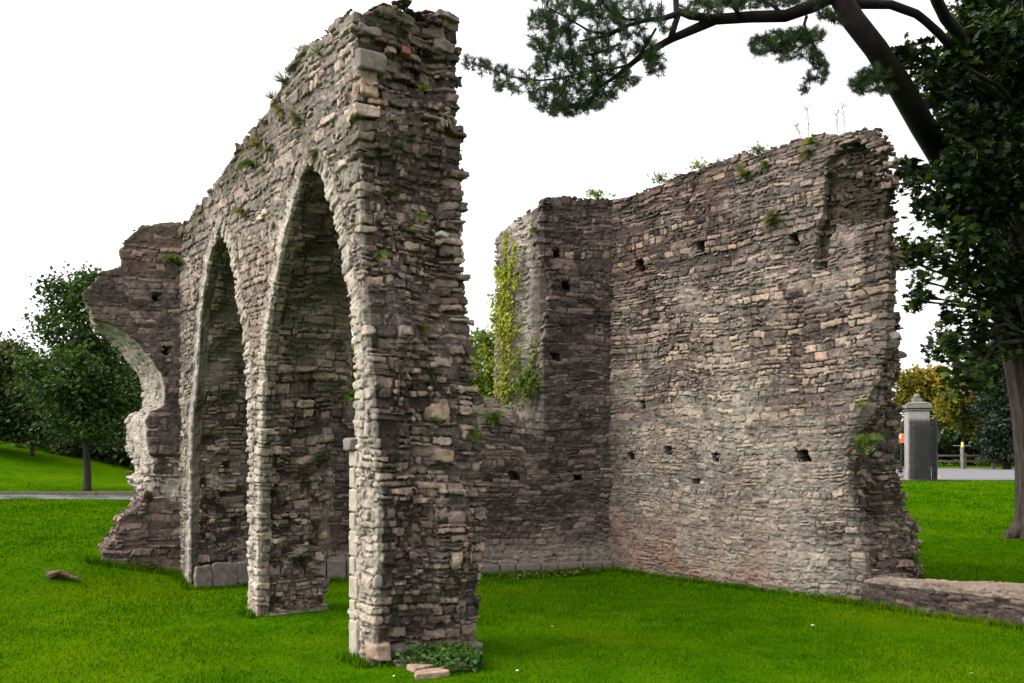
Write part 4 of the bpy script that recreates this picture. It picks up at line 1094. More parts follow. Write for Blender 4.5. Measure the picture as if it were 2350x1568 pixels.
# plinth along the back wall
pl = MB(); q0 = FD.px(1100, 1300)[0]; a = q0
pz = .155
r_ = random.Random(4)
while a < 5.93:
    w = min(r_.uniform(.22, .42), 5.95 - a)
    c = FD.w(a + w / 2, -.06 + r_.uniform(-.01, .01), pz / 2 - .04 + r_.uniform(-.008, .008)); pl.box(c, (w - .012, .17, pz + .08), math.atan2(Wd[1], Wd[0]) + r_.uniform(-.02, .02)); a += w
shifted(pl.build('plinth', M_QUOIN, None, False, .02), back); pl = MB(); a = .95
while a < 2.88:
    w = min(r_.uniform(.25, .4), 2.9 - a); c = FD.w(a + w / 2, -.06, .12); pl.box(c, (w - .012, .18, .34), math.atan2(Wd[1], Wd[0])); a += w
o = pl.build('plinth', M_QUOIN, None, False, .02); shifted(o, back)

# ------------------------------------------------------------------ log, leaves on the lawn
M_WOOD = bark_mat('weathered_wood', (.035,.022,.012), (.15,.10,.055), 12, .3, .02)
pL = on_ground(140, 1330)
lg = MB(); zl = gz(pL.x, pL.y)
def lp(dx, dy, dz): return (pL.x + dx, pL.y + dy, zl + dz)
lg.tube([lp(-.16, .02, .01), lp(-.13, 0, .055), lp(-.03, 0, .075), lp(.08, .03, .045), lp(.2, .05, .015)], [.05, .06, .045, .04, .012], 6, .5)
lg.tube([lp(-.15, -.03, .0), lp(-.10, -.04, .05), lp(-.02, -.05, .085), lp(.03, -.06, .10)], [.03, .035, .025, .006], 5, .5)
lg.tube([lp(-.06, .04, .02), lp(.03, .06, .05), lp(.13, .0, .03), lp(.26, -.02, .012)], [.03, .028, .02, .008], 5, .5)
lg.tube([lp(-.17, .03, .03), lp(-.19, .05, .09), lp(-.15, .06, .12)], [.03, .02, .006], 5, .4)
tag(lg.build('wood_chunk', M_WOOD, None, False), 'weathered chunk of broken wood lying on the grass at the left', 'log')
M_FALL = leaf_mat('fallen_leaf', [(.25,.14,.03), (.38,.24,.06), (.45,.33,.12)], .1)
M_PALELEAF = leaf_mat('pale_leaf', [(.5,.45,.33), (.6,.55,.42)], .1)
fl = [(1268, 1449, 'small tan leaf on the lawn between the near pier and the wide side wall', M_FALL), (1865, 1446, 'pinkish tan leaf on the lawn in front of the wide side wall', M_PALELEAF), (1187, 1553, 'tiny white petal on the lawn at the bottom edge right of the near pier', M_WHITE), (700, 1512, 'yellow leaf in the grass left of the near pier foot', M_FALL), (304, 1468, 'small orange leaf on the open lawn below the middle pier', M_FALL), (904, 1566, 'white fleck in the grass at the bottom edge before the near pier', M_WHITE), (2228, 1560, 'pale leaf in the grass under the low wall corner', M_PALELEAF)]
for x, y, lab, mt in fl:
    p = on_ground(x, y); s = .05 if mt is not M_WHITE else .028
    m = MB(); m.add([(-s*.5, 0, .004), (0, -s*.3, .0), (s*.6, 0, .012), (0, s*.35, .006)], [(0, 1, 2), (0, 2, 3)])
    o = m.build('fallen_leaf', mt); o.location = (p.x, p.y, gz(p.x, p.y) + .045); o.rotation_euler = (.2, .1, x)
    tag(o, lab, 'leaf', 'leaves fallen on the lawn')

# ------------------------------------------------------------------ plants growing on the walls
M_FERN = leaf_mat('fern_green', [(.03,.06,.008), (.06,.11,.012), (.13,.17,.02)], .3)
M_FERN2 = leaf_mat('fern_bright', [(.05,.10,.01), (.12,.19,.015), (.24,.28,.03)], .35)
M_DRY = leaf_mat('dry_stalk', [(.10,.075,.04), (.18,.14,.07), (.26,.21,.11)], .2)
M_OLIVE = leaf_mat('olive_tuft', [(.05,.05,.012), (.10,.095,.02), (.17,.15,.03)], .25)
M_IVY = leaf_mat('ivy_yellow', [(.07,.11,.008), (.18,.23,.012), (.33,.35,.02), (.5,.48,.05)], .35)
M_IVYG = leaf_mat('ivy_green', [(.04,.08,.008), (.10,.16,.015), (.22,.27,.03)], .35)
M_NETTLE = leaf_mat('nettle', [(.018,.045,.008), (.04,.10,.014), (.08,.16,.02)], .3)

def plant(name, p, out, mat, label, cat, kind='fern', size=.2, n=14, group=None):
    """a rosette growing out of a wall or the ground: p foot, out = direction it leans"""
    root = Vector(p); out = Vector(out).normalized(); Vv = []; f = []; at_ = []
    if kind == 'up':        # low leafy cushion
        for i in range(n * 7):
            c = Vector((random.gauss(0, .5), random.gauss(0, .5), 0)) * size + Vector((0, 0, abs(random.gauss(.1, .3)) * size)); L = size * random.uniform(.16, .34)
            d = Vector((random.gauss(0, 1), random.gauss(0, 1), random.gauss(.6, .6))).normalized(); sd = d.cross(Vector((random.gauss(0, 1), random.gauss(0, 1), random.gauss(0, 1)))).normalized()
            k = len(Vv); Vv += [c - d * L * .5, c + sd * L * .3, c + d * L * .6, c - sd * L * .3]; f += [(k, k + 1, k + 2), (k, k + 2, k + 3)]; tv = random.random(); at_ += [tv] * 4
        n = n // 3
    for i in range(n * 2 if kind == 'grass' else n):
        d = (out * (.6 if kind != 'up' else .25) + Vector((random.gauss(0, .55), random.gauss(0, .55), (.75 if kind != 'hang' else -.6) + random.gauss(0, .35)))).normalized()
        L = size * random.uniform(.55, 1.1); side = d.cross(Vector((random.gauss(0, 1), random.gauss(0, 1), random.gauss(0, 1)))).normalized()
        tv = min(1, max(0, random.gauss(.5, .22)))
        seg = 7; pts = []
        for s in range(seg + 1):
            t = s / seg; q = d * (L * t) + Vector((0, 0, -1)) * (L * (.55 if kind == 'fern' else .2 if kind == 'grass' else .05) * t * t)
            pts.append(q)
        if kind in ('fern', 'hang', 'up'):
            for s in range(1, seg + 1):           # pinnae on both sides
                wl = L * .26 * math.sin(math.pi * (s - .3) / (seg + .6)) + .006
                for sg in (-1, 1):
                    b = pts[s]; a = pts[s - 1]; tip = b.lerp(a, .3) + side * sg * wl + (b - a) * .5
                    k = len(Vv); Vv += [a.lerp(b, .15), b, tip]; f.append((k, k + 1, k + 2)); at_ += [tv + random.uniform(-.12, .12)] * 3
        else:
            w = .0018 + .004 * (size if kind == 'grass' else .3)
            for s in range(seg):
                ww0 = w * (1 - s / seg); ww1 = w * (1 - (s + 1) / seg) + .0006
                k = len(Vv); Vv += [pts[s] - side * ww0, pts[s] + side * ww0, pts[s + 1] + side * ww1]; f.append((k, k + 1, k + 2)); at_ += [tv] * 3
                k = len(Vv); Vv += [pts[s] - side * ww0, pts[s + 1] + side * ww1, pts[s + 1] - side * ww1]; f.append((k, k + 1, k + 2)); at_ += [tv] * 3
    A = np.ones((len(Vv), 4), np.float32); A[:, 0] = np.clip(at_, 0, 1)
    o = mesh_np(name, np.array([list(v) for v in Vv]), np.array(f), mat, None, False, {'leaf': A})
    o.location = root; return tag(o, label, cat, group)
nA = (-.8048, -.5936, 0); nEnd = (.5936, -.8048, 0); nB = (.24, -.97, 0); nE = (-.763, -.647, 0)
GA = 'plants growing on the arcade wall'; GE = 'plants growing on the side wall'; GB = 'plants growing on the arch stub and back walls'
def pA(x, y): return FA.wpx(x, y, .0)
for x, y, kd, sz, n, mt, lab in [
    (655, 192, 'grass', .26, 60, M_OLIVE, 'big olive grassy tuft on the sloping arcade top, largest of the growth there'),
    (628, 228, 'grass', .2, 40, M_OLIVE, 'olive tuft just below the biggest tuft on the arcade top'),
    (735, 128, 'grass', .16, 36, M_FERN, 'green tuft high on the arcade face near its summit'),
    (690, 118, 'grass', .12, 20, M_OLIVE, 'thin tuft on the arcade skyline step below the summit'),
    (680, 262, 'hang', .14, 14, M_OLIVE, 'brownish hanging tuft on the arcade face right of the big tuft'),
    (607, 283, 'grass', .17, 34, M_OLIVE, 'dull tuft on the arcade skyline under the two grassy tufts'),
    (592, 335, 'fern', .16, 20, M_OLIVE, 'olive fern on the arcade face above the pair of small ferns'),
    (620, 348, 'fern', .13, 16, M_FERN, 'small bright green fern on the arcade face left of the tall arch tip'),
    (583, 382, 'fern', .19, 26, M_FERN, 'leafy fern on the arcade face halfway between the two arch tips'),
    (606, 388, 'hang', .10, 10, M_OLIVE, 'small drooping tuft beside the leafy fern between the arch tips'),
    (560, 480, 'hang', .13, 14, M_OLIVE, 'faded hanging tuft on the arcade face right above the small arch'),
    (725, 345, 'hang', .12, 10, M_OLIVE, 'small olive tuft over the tip of the tall arch'),
    (443, 588, 'fern', .08, 12, M_FERN2, 'little yellow green plant near the inner corner left of the small arch'),
    (648, 250, 'hang', .15, 14, M_OLIVE, 'brown green streak of growth under the biggest tuft'),
    (512, 490, 'grass', .10, 14, M_OLIVE, 'tiny grass tuft on the arcade face over the small arch tip')]:
    plant('wall_plant', pA(x, y), nA, mt, lab, 'plant', kd, sz, n, GA)
for x, y, kd, sz, n, mt, lab in [
    (970, 208, 'fern', .11, 16, M_FERN2, 'bright green fern high on the broken end of the near pier'),
    (990, 275, 'grass', .16, 34, M_FERN2, 'spiky green tuft under the highest fern of the broken end'),
    (985, 180, 'fern', .05, 8, M_FERN2, 'tiny green sprig, topmost plant of the broken end'),
    (963, 498, 'fern', .10, 14, M_FERN2, 'fresh fern right of the black beam socket in the broken end'),
    (938, 530, 'fern', .08, 10, M_FERN2, 'small fern below the fresh fern beside the socket'),
    (975, 515, 'fern', .07, 10, M_FERN, 'darker sprig touching the fresh fern on its right'),
    (870, 580, 'hang', .12, 14, M_FERN, 'mossy hanging growth near the corner, halfway up the broken end'),
    (968, 745, 'hang', .13, 18, M_OLIVE, 'yellowish hanging tuft in the middle of the broken end'),
    (985, 720, 'grass', .08, 14, M_OLIVE, 'thin tuft just above the yellowish hanging tuft'),
    (883, 800, 'fern', .06, 8, M_FERN2, 'tiny yellow plant close to the lit corner of the near pier'),
    (900, 848, 'fern', .12, 18, M_FERN, 'dark green rosette under the tiny yellow plant on the broken end'),
    (965, 1000, 'hang', .08, 8, M_FERN, 'small green wisp beside the upper tan block'),
    (985, 1320, 'fern', .09, 14, M_FERN2, 'bright sprig low on the near pier above its foot weeds'),
    (1080, 985, 'hang', .14, 14, M_FERN, 'green trailing growth on the right edge of the near pier'),
    (995, 1345, 'fern', .06, 8, M_FERN, 'small leaf cluster just under the low bright sprig')]:
    plant('wall_plant', on_end(x, y, .03), nEnd, mt, lab, 'plant', kd, sz, n, 'plants on the broken pier end')
for x, y, kd, sz, n, mt, lab, fr, nn, b in [
    (396, 600, 'fern', .24, 40, M_FERN, 'dark bushy fern in the corner where the stub meets the arcade', FB, nB, -.02),
    (250, 640, 'grass', .10, 20, M_OLIVE, 'mossy tuft on the stepped top of the arch stub', FB, nB, 0),
    (232, 622, 'grass', .10, 16, M_OLIVE, 'thin grass on the tip end of the arch stub', FB, nB, .2),
    (800, 912, 'fern', .24, 34, M_FERN2, 'yellow green bush on the gap sill beside the tall arch', FD, nB, .1),
    (1130, 948, 'hang', .24, 44, M_FERN, 'ragged green growth on the sill of the window gap', FD, nB, .03),
    (1112, 935, 'grass', .16, 30, M_OLIVE, 'straw coloured grass on the sill right beside the near pier', FD, nB, .1),
    (1226, 522, 'hang', .14, 24, M_FERN, 'green patch at the head of the ivied jamb', FD, nB, .02),
    (1200, 938, 'grass', .10, 22, M_OLIVE, 'short grass at the foot of the ivied jamb', FD, nB, .12),
    (1270, 1276, 'grass', .12, 40, M_FERN, 'grass tuft on the plinth of the back wall', FD, nB, -.06)]:
    plant('wall_plant', fr.wpx(x, y, b), nn, mt, lab, 'plant', kd, sz, n, GB)
for x, y, kd, sz, n, mt, lab in [
    (1371, 452, 'up', .16, 20, M_FERN2, 'pale green plant on the corner top where both enclosure walls meet'),
    (1410, 452, 'grass', .09, 26, M_OLIVE, 'short yellow grass on the wall top right of the corner plant'),
    (1515, 418, 'up', .15, 20, M_FERN, 'spiky fern on the side wall top, left of centre'),
    (1605, 386, 'up', .14, 20, M_FERN2, 'low leafy plant on the side wall top above the centre'),
    (1650, 372, 'grass', .12, 14, M_FERN, 'thin leaning stalks on the side wall top next to the hump'),
    (1742, 350, 'up', .13, 24, M_FERN, 'broad low fern on the side wall top right of the hump'),
    (1775, 490, 'hang', .22, 30, M_OLIVE, 'long brown hanging plant on the upper side wall'),
    (1712, 395, 'hang', .16, 24, M_FERN, 'dark green fern just under the hump of the side wall top'),
    (1760, 372, 'hang', .14, 20, M_FERN, 'dark fern hanging under the broad low fern'),
    (1592, 415, 'hang', .10, 14, M_OLIVE, 'dull sprig below the low leafy plant'),
    (1866, 325, 'fern', .13, 22, M_FERN2, 'bright green fern under the dry stalks on the side wall'),
    (1855, 345, 'hang', .16, 20, M_OLIVE, 'hanging olive growth below the bright fern on the side wall'),
    (1720, 750, 'hang', .07, 8, M_DRY, 'small dry wisp in the middle of the side wall'),
    (1875, 462, 'fern', .07, 10, M_OLIVE, 'mossy sprig left of the blocked recess'),
    (1550, 404, 'grass', .08, 18, M_OLIVE, 'short grass line on the side wall top left of the leafy plant')]:
    plant('cushion_plant' if kd == 'up' else 'wall_plant', FE.wpx(x, y, .0 if kd in ('hang', 'fern') else .12), nE, mt, lab, 'plant', kd, sz, n, GE)  # upright ones are low ferns and leaf cushions, not shrubs
pe = lambda x, y: at(x, y, 9.95)
for x, y, kd, sz, n, mt, lab in [(1972, 935, 'grass', .14, 40, M_FERN2, 'bright mossy grass on the ledge of the side wall broken end'), (1988, 1000, 'hang', .22, 40, M_FERN, 'creeping green weeds below the mossy ledge of the broken end'), (2062, 1310, 'grass', .16, 60, M_FERN, 'grass at the foot of the broken end beside the low wall'), (2092, 1272, 'hang', .16, 30, M_FERN, 'weeds on the rubble slope at the far foot of the broken end')]:
    plant('wall_plant', FE.wpx(x, y, 0) * 0 + at(x, y, 9.85 if x < 2050 else 10.15), nEnd, mt, lab, 'plant', kd, sz, n, 'weeds on the broken side wall end')
# dry flower stalks against the sky
def stalk(x0, y0, x1, y1, Y, lab, side=.06):
    m = MB(); b = at(x0, y0, Y); t = at(x1, y1, Y) - b; L = t.length
    m.tube([(0, 0, -.05), tuple(t * .5 + Vector((.012, 0, 0))), tuple(t)], [.0045, .0035, .002], 5)
    for k in range(9):
        q = t * (.2 + .75 * k / 9); e = q + Vector((random.uniform(-1, 1) * .025, random.uniform(-.02, .02), .018)); m.tube([tuple(q), tuple(e)], [.003, .005], 4)
    for k in range(7):
        q = t * random.uniform(.82, 1.0); e = q + Vector((random.uniform(-side, side), random.uniform(-.03, .03), random.uniform(.01, .06))); m.tube([tuple(q), tuple(q.lerp(e, .6)), tuple(e)], [.002, .002, .006], 4)
    o = m.build('dry_stalk', M_DRYS, None); o.location = b; tag(o, lab, 'weed', 'dry stalks on the side wall top')
M_DRYS = simple_mat('dry_stem', (.12,.085,.065), .9, .3)
Yw = FE.wpx(1900, 304, .2).y + .2
stalk(1856, 312, 1851, 245, Yw, 'dry flower stalk standing alone, leftmost tall one on the side wall')
stalk(1921, 300, 1919, 257, Yw, 'shorter dry stalk leaning next to the tallest one')
stalk(1937, 298, 1933, 240, Yw, 'tall dry flower stalk with a wide seed head, right of the shorter stalk')
stalk(1838, 312, 1824, 288, Yw, 'thin faint dry stalk bending left at the left of all stalks', .05)
stalk(2018, 345, 2028, 318, 9.9, 'small twiggy dead weed on the right shoulder of the side wall', .10)

# ivy on the jamb of the window gap: leaves lie along the splayed face
ji = np.array([4.745, .25]); je = np.array([4.402, 1.1])
def jamb_pt(x, y):
    """place on the splayed jamb face seen at photo x,y"""
    k = (x - CX) / F; p0 = FD.w(ji[0], ji[1], 0); p1 = FD.w(je[0], je[1], 0); d = p1 - p0
    t = (k * p0.y - p0.x) / (d.x - k * d.y); q = p0 + d * t; return Vector((q.x, q.y, CAMH + (HZ - y) / F * q.y))
nJ = Vector((-.95, -.35, 0)).normalized()
def ivy(strokes, n, mat, label, size=.055, jit=.02):
    C = []; st = MB(); o0 = None
    tot = sum(s[4] for s in strokes)
    for x0, y0, x1, y1, wgt, wd in strokes:
        a = jamb_pt(x0, y0); b = jamb_pt(x1, y1); o0 = o0 or a
        st.tube([a - o0 + nJ * .02, a.lerp(b, .5) - o0 + nJ * .03 + Vector((0, .02, 0)), b - o0 + nJ * .02], [.006, .005, .003], 5)
        for _ in range(int(n * wgt / tot)):
            t = random.random(); c = jamb_pt(x0 + (x1 - x0) * t + random.gauss(0, wd * .5), y0 + (y1 - y0) * t + random.gauss(0, 4))
            C.append(c + nJ * (.035 + abs(random.gauss(0, jit))) - o0)
    root = empty('ivy', o0)
    st.build('stem', BARK_D, root)
    leaves('foliage', np.array([list(c) for c in C]), size, mat, parent=root, droop=.5, facing=np.array(nJ) * 1.0, sizevar=.4)
    return tag(root, label, 'ivy', 'ivy on the window jamb')
ivy([(1163, 900, 1166, 760, 6, 20), (1166, 770, 1162, 680, 5, 26), (1160, 700, 1162, 625, 3, 16), (1165, 640, 1168, 535, 2, 7), (1176, 650, 1190, 565, 2, 7), (1150, 640, 1143, 610, .8, 6), (1185, 665, 1198, 635, .8, 6), (1142, 760, 1140, 680, 1.6, 8), (1160, 940, 1160, 880, 1.2, 24)], 2000, M_IVY, 'tall yellow green ivy climbing the pale jamb with several pointed shoots', .058)
ivy([(1215, 900, 1225, 870, 6, 22), (1215, 880, 1228, 850, 4, 18), (1232, 850, 1238, 780, 1.6, 7), (1200, 860, 1197, 800, 1.2, 8), (1222, 915, 1215, 890, 1.6, 12)], 900, M_IVYG, 'round green ivy clump low on the jamb, beside the tall ivy', .06, .05)

# weeds round the wall feet
def weeds(name, pts, n, size, mat, label, cat='weeds', h=.12):
    C = []
    for _ in range(n):
        x, y, rx, ry = random.choice(pts); an = random.random() * 6.28; q = math.sqrt(random.random()); px_ = x + rx * q * math.cos(an); py_ = y + ry * q * math.sin(an)
        p = on_ground(px_, py_); C.append((p.x, p.y, gz(p.x, p.y) + h * random.random() ** .7 * (1 - .4 * q)))
    return tag(leaves(name, C, size, mat, droop=.15), label, cat, kind='stuff')
weeds('nettle_patch', [(930, 1510, 30, 8), (1000, 1505, 60, 10), (1030, 1535, 50, 16), (1060, 1520, 30, 12), (960, 1525, 60, 10), (1090, 1530, 20, 16), (1010, 1520, 70, 14)], 2900, .045, M_NETTLE, 'leafy green weeds and nettles around the foot of the near pier', 'weeds', .17)
weeds('weed_tuft', [(868, 1480, 8, 26), (872, 1500, 8, 14)], 160, .04, M_FERN, 'small leafy weeds climbing the left corner foot of the near pier', 'weeds', .3)
weeds('weed_tuft', [(345, 1308, 26, 6), (404, 1304, 12, 6), (370, 1306, 20, 4)], 260, .06, M_FERN, 'weeds along the foot of the arch stub wall', 'weeds', .10)
weeds('weed_tuft', [(1240, 1322, 90, 5), (1330, 1318, 50, 5), (1200, 1325, 60, 5)], 700, .06, M_FERN, 'rough dark grass and weeds in front of the back wall plinth', 'weeds', .09)
weeds('weed_tuft', [(605, 1412, 8, 5)], 60, .04, M_FERN2, 'small green weed at the foot of the middle pier', 'weeds', .08)
weeds('weed_tuft', [(2050, 1326, 40, 5), (2100, 1322, 20, 5)], 0 or 260, .06, M_FERN, 'weeds where the low wall meets the broken end', 'weeds', .14)

# ------------------------------------------------------------------ gate, fence and houses on the right
M_LIME = block_mat('limestone', (.17,.155,.15), (.33,.30,.29), .006, 6)
M_CAP = block_mat('cap_stone', (.10,.092,.085), (.21,.195,.18), .008, 8)
M_IRON = simple_mat('black_iron', (.015,.015,.018), .5, .3, 20, 0, .4)
Yg = 34.6; k = Yg / F
gp = at(2104, 1102, Yg); gz0 = gz(gp.x, Yg)
pil = empty('gate_pillar', (gp.x, Yg, gz0), R(-14)); tag(pil, 'square pale stone gate pillar with a moulded cap and ball finial', 'gate pillar')
H = lambda y: CAMH + (HZ - y) * k - gz0
W = 46 * k
m = MB(); m.box((0, 0, H(944) / 2), (W, W, H(944))); m.box((0, 0, .2), (W * 1.08, W * 1.08, .4)); m.build('shaft', M_LIME, pil, False, .02)
m = MB(); m.box((0, 0, H(942)), (W * 1.12, W * 1.12, .05)); m.box((0, 0, H(934)), (W * 1.2, W * 1.2, .15), 0, .97); m.box((0, 0, H(925.5)), (W * 1.0, W * 1.0, .08), 0, .7); m.box((0, 0, H(920)), (W * .42, W * .42, .16)); m.build('cap', M_CAP, pil, False, .015)
m = MB(); r = 7.5 * k; m.lathe((0, 0, H(911)), [(0.001, -r)] + [(r * math.sin(t), -r * math.cos(t)) for t in np.linspace(.25, 2.9, 12)] + [(.001, r)], 18); m.build('ball_finial', M_CAP, pil, True)
# the open iron leaf folded against the pillar
gt = empty('iron_gate', (gp.x, Yg - .5, gz0), R(-14)); tag(gt, 'black iron railing gate folded open around the pale gate pillar', 'iron gate')
L = W + .1; top = H(964)
bars = MB(); rails = MB()
def panel(x0, y0, x1, y1, n):
    for i in range(n):
        t = i / (n - 1); x = x0 + (x1 - x0) * t; y = y0 + (y1 - y0) * t
        h = top if i % 2 == 0 else top - .0
        bars.tube([(x, y, .03), (x, y, h - .05), (x, y, h + .04)], [.019, .019, .003], 6)
    for z in (.12, .42, .72, 1.02, 1.42, 1.82, top - .32, top - .14):
        rails.box(((x0 + x1) / 2, (y0 + y1) / 2, z), (math.hypot(x1 - x0, y1 - y0), .022, .035), math.atan2(y1 - y0, x1 - x0))
panel(-L / 2 - .02, -.04, L / 2 + .04, -.04, 19); panel(L / 2 + .06, -.02, L / 2 + .06, L * .9, 14)
bars.build('bars', M_IRON, gt); rails.build('rails', M_IRON, gt)
fr_ = empty('iron_railing', (at(2060, 1100, Yg).x, Yg + .4, gz0)); tag(fr_, 'low iron railing running left from the gate pillar behind the ruin', 'railing')
m = MB(); m2 = MB()
for i in range(16): m.tube([(-.9 + i * .09, 0, .05), (-.9 + i * .09, 0, 1.45)], [.01, .008], 6)
for z in (.12, .72, 1.3): m2.box((-.2, 0, z), (1.5, .025, .04))
m.build('bars', M_IRON, fr_); m2.build('rails', M_IRON, fr_)
M_YEL = simple_mat('yellow_paint', (.62,.5,.12), .6, .15)
sp_ = at(2148, 1093, 35.2); m = MB(); m.lathe((0, 0, 0), [(.16, -.05), (.16, .08), (.12, .17), (.001, .2)], 14)
o = m.build('guard_stone', simple_mat('cream_paint', (.6,.52,.26), .7, .2), None, True); o.location = (sp_.x, sp_.y, gz(sp_.x, sp_.y)); tag(o, 'small rounded cream guard stone at the right foot of the gate pillar', 'guard stone')
# post and rail fence
M_RAILW = simple_mat('fence_wood', (.11,.085,.065), .9, .3, 6, .01)
Yf = 62.0; kf = Yf / F
fe = empty('rail_fence', (at(2250, 1070, Yf).x, Yf, gz(at(2250, 1070, Yf).x, Yf))); tag(fe, 'brown post and rail fence along the far side of the gate road', 'fence')
m = MB(); fx0 = at(2146, 1070, Yf).x - fe.location.x; fx1 = at(2360, 1070, Yf).x - fe.location.x
for z in (.55, .95): m.box(((fx0 + fx1) / 2, 0, z), (fx1 - fx0, .06, .13))
m.build('rails', M_RAILW, fe)
for x in (2150, 2215, 2281, 2345):
    p = MB(); p.box((at(x, 1070, Yf).x - fe.location.x, .08, .5), (.2, .14, 1.25)); p.build('post', M_RAILW, fe)
po_ = at(2209, 1070, Yf - 1.2); pst = empty('marker_post', (po_.x, po_.y, gz(po_.x, po_.y))); tag(pst, 'slim grey post with a yellow band at its top before the rail fence', 'post')
m = MB(); m.tube([(0, 0, 0), (0, 0, 1.55)], [.11, .1], 10); m.build('shaft', M_CAP, pst)
m = MB(); m.tube([(0, 0, 1.552), (0, 0, 1.9)], [.102, .09], 10); m.build('yellow_band', M_YEL, pst)
br_ = at(2208, 1023, Yf + 4); o = MB(); o.box((0, 0, 0), (1.3, .06, .07)); o.box((-.1, 0, -.78), (.06, .06, 1.5))
oo = o.build('barrier_rail', simple_mat('grey_metal', (.25,.26,.26), .5, .1)); oo.location = br_; tag(oo, 'pale grey horizontal barrier behind the slim marker post', 'barrier')
# houses
M_REND = simple_mat('white_render', (.72,.71,.69), .9, .06); M_SLATE = simple_mat('slate_roof', (.17,.19,.22), .8, .15, 4); M_BLUE = simple_mat('blue_paint', (.03,.06,.28), .5, .1); M_GLASS = simple_mat('window_glass', (.03,.035,.05), .15, .1, 2, 0, .5)
Yh = 118.0; h0 = at(2258, 1050, Yh); hs_ = empty('white_house', (h0.x, Yh, h0.z - 1.2)); tag(hs_, 'white gabled house with a dark blue sign showing between the trees', 'house')
m = MB(); wd = 2.4; hh = 4.4
m.add([(-wd, 0, 0), (wd, 0, 0), (wd, 0, hh), (0, 0, hh + 1.6), (-wd, 0, hh), (-wd, 8, 0), (wd, 8, 0), (wd, 8, hh), (0, 8, hh + 1.6), (-wd, 8, hh)], [(0, 1, 2, 3, 4), (5, 9, 8, 7, 6), (0, 4, 9, 5), (1, 6, 7, 2), (0, 5, 6, 1)]); m.build('wall', M_REND, hs_)
m = MB(); m.add([(-wd - .2, -.2, hh - .1), (0, -.2, hh + 1.66), (wd + .2, -.2, hh - .1), (-wd - .2, 8.2, hh - .1), (0, 8.2, hh + 1.66), (wd + .2, 8.2, hh - .1)], [(0, 1, 4, 3), (1, 2, 5, 4)]); m.build('roof', M_SLATE, hs_)
m = MB(); m.box((.1, -.03, 3.2), (.8, .06, 1.3)); fw = m.build('window', M_REND, hs_); m = MB(); m.box((.1, -.075, 3.2), (.66, .02, 1.14)); m.build('pane', M_GLASS, fw)
m = MB(); m.box((.6, -.08, 1.75), (3.2, .12, .75)); m.build('sign_board', M_BLUE, hs_)
h1 = at(2140, 1040, Yh); h2_ = empty('slate_house', (h1.x, Yh + 4, h1.z - 1.5)); tag(h2_, 'grey slate roofed house showing just right of the gate pillar', 'house')
m = MB(); m.box((0, 4, 1.9), (8, 8, 3.8)); m.build('wall', M_REND, h2_)
m = MB(); m.add([(-4.3, -.3, 3.7), (4.3, -.3, 3.7), (4.3, 4, 5.9), (-4.3, 4, 5.9), (-4.3, 8.3, 3.7), (4.3, 8.3, 3.7)], [(0, 1, 2, 3), (3, 2, 5, 4), (0, 3, 4), (1, 5, 2)]); m.build('roof', M_SLATE, h2_)
m = MB(); m.box((-2.2, -.03, 2.2), (1.0, .06, 1.2)); m.build('window', M_GLASS, h2_)
sgn = at(2068, 1006, 46); o = empty('warning_sign', (sgn.x, 46, gz(sgn.x, 46))); tag(o, 'orange and white sign on a post left of the gate pillar', 'sign')
m = MB(); m.tube([(0, 0, 0), (0, 0, 2.1)], [.03, .03], 8); m.build('post', M_IRON, o)
zc = sgn.z - o.location.z
m = MB(); m.box((0, -.04, zc), (.26, .02, .5)); m.build('board', simple_mat('sign_orange', (.75,.16,.05), .5, .05), o, False, .006)
m = MB(); m.box((-.07, -.056, zc + .1), (.1, .012, .24)); m.build('white_panel', M_REND, o)
for o in (arcade, cross, back, side, lowe): o['kind'] = 'thing'
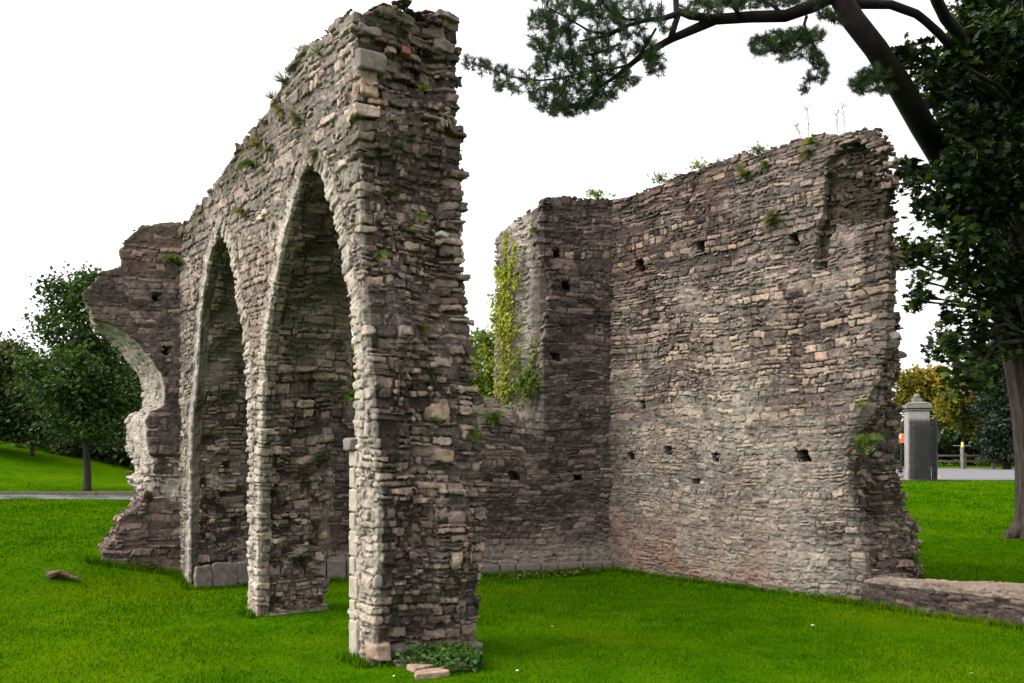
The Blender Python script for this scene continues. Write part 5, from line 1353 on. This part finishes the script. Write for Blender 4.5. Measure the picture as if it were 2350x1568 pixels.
# ------------------------------------------------------------------ light, sky, camera
def make_world():
    w = bpy.data.worlds.new("World"); SC.world = w; w.use_nodes = True
    nt = w.node_tree; nt.nodes.clear(); g = NG(nt)
    out = g.n('ShaderNodeOutputWorld'); bg = g.n('ShaderNodeBackground'); bg.inputs['Strength'].default_value = .1
    sky = g.n('ShaderNodeTexSky'); sky.sky_type = 'NISHITA'; sky.sun_disc = False
    sky.sun_elevation = SUN_EL; sky.sun_rotation = SUN_ROT; sky.dust_density = 3.0
    tc = g.n('ShaderNodeTexCoord')
    # overcast: bright cloud sheet, brightest round the hidden sun
    dp = g.n('ShaderNodeVectorMath', operation='DOT_PRODUCT'); g.l(tc.outputs['Generated'], dp.inputs[0]); dp.inputs[1].default_value = SUN_DIR
    mr = g.n('ShaderNodeMapRange', interpolation_type='SMOOTHSTEP'); g.l(dp.outputs['Value'], mr.inputs[0]); mr.inputs[1].default_value = -.1; mr.inputs[2].default_value = 1.0
    mr.inputs[3].default_value = SKY_LO; mr.inputs[4].default_value = SKY_HI
    # sky dimmed behind and right of the viewer, added to darken the end faces
    d2 = g.n('ShaderNodeVectorMath', operation='DOT_PRODUCT'); g.l(tc.outputs['Generated'], d2.inputs[0]); d2.inputs[1].default_value = (.55, -.83, .1)
    m2 = g.n('ShaderNodeMapRange', interpolation_type='SMOOTHSTEP'); g.l(d2.outputs['Value'], m2.inputs[0]); m2.inputs[1].default_value = -.35; m2.inputs[2].default_value = .55
    m2.inputs[3].default_value = 1.0; m2.inputs[4].default_value = SKY_BACK
    cl = g.noise(2.2, 6, .6, tc.outputs['Generated'], .4)
    clv = g.math('MULTIPLY', g.math('MULTIPLY', mr.outputs[0], m2.outputs[0]), g.ramp(cl, [(.3, .92), (.7, 1.06)]))
    cm = g.n('ShaderNodeCombineColor'); 
    g.l(clv, cm.inputs[0]); g.l(g.math('MULTIPLY', clv, 1.0), cm.inputs[1]); g.l(g.math('MULTIPLY', clv, 1.015), cm.inputs[2])
    mx = g.mix(.92, sky.outputs[0], cm.outputs[0])
    g.l(mx, bg.inputs[0]); g.l(bg.outputs[0], out.inputs[0])
SUN_AZ = R(-99); SUN_EL = R(42)          # azimuth from +Y towards +X
SUN_DIR = (math.sin(SUN_AZ) * math.cos(SUN_EL), math.cos(SUN_AZ) * math.cos(SUN_EL), math.sin(SUN_EL))
SUN_ROT = SUN_AZ % (2 * math.pi)
SKY_LO, SKY_HI, SKY_BACK = 12.0, 24.0, .95
make_world()
sl = bpy.data.lights.new('sun', 'SUN'); sl.energy = 3.6; sl.angle = R(35); sl.color = (1, .94, .84)
so = bpy.data.objects.new('sun', sl); COL.objects.link(so)
so.rotation_euler = Vector(SUN_DIR).to_track_quat('Z', 'Y').to_euler()
cam = bpy.data.cameras.new('camera'); co = bpy.data.objects.new('camera', cam); COL.objects.link(co)
co.location = (0, 0, CAMH); co.rotation_euler = (R(90), 0, 0)
cam.sensor_width = 36; cam.lens = 36 * F / 2350; cam.shift_y = (HZ - 784) / 2350; cam.clip_end = 2000; cam.clip_start = .05
SC.camera = co
SC.view_settings.view_transform = 'Standard'; SC.view_settings.look = 'None'; SC.view_settings.exposure = .3; SC.view_settings.gamma = 1
SC.cycles.max_bounces = 5; SC.cycles.diffuse_bounces = 3; SC.cycles.transparent_max_bounces = 4
SC.cycles.use_denoising = True
print('script built')
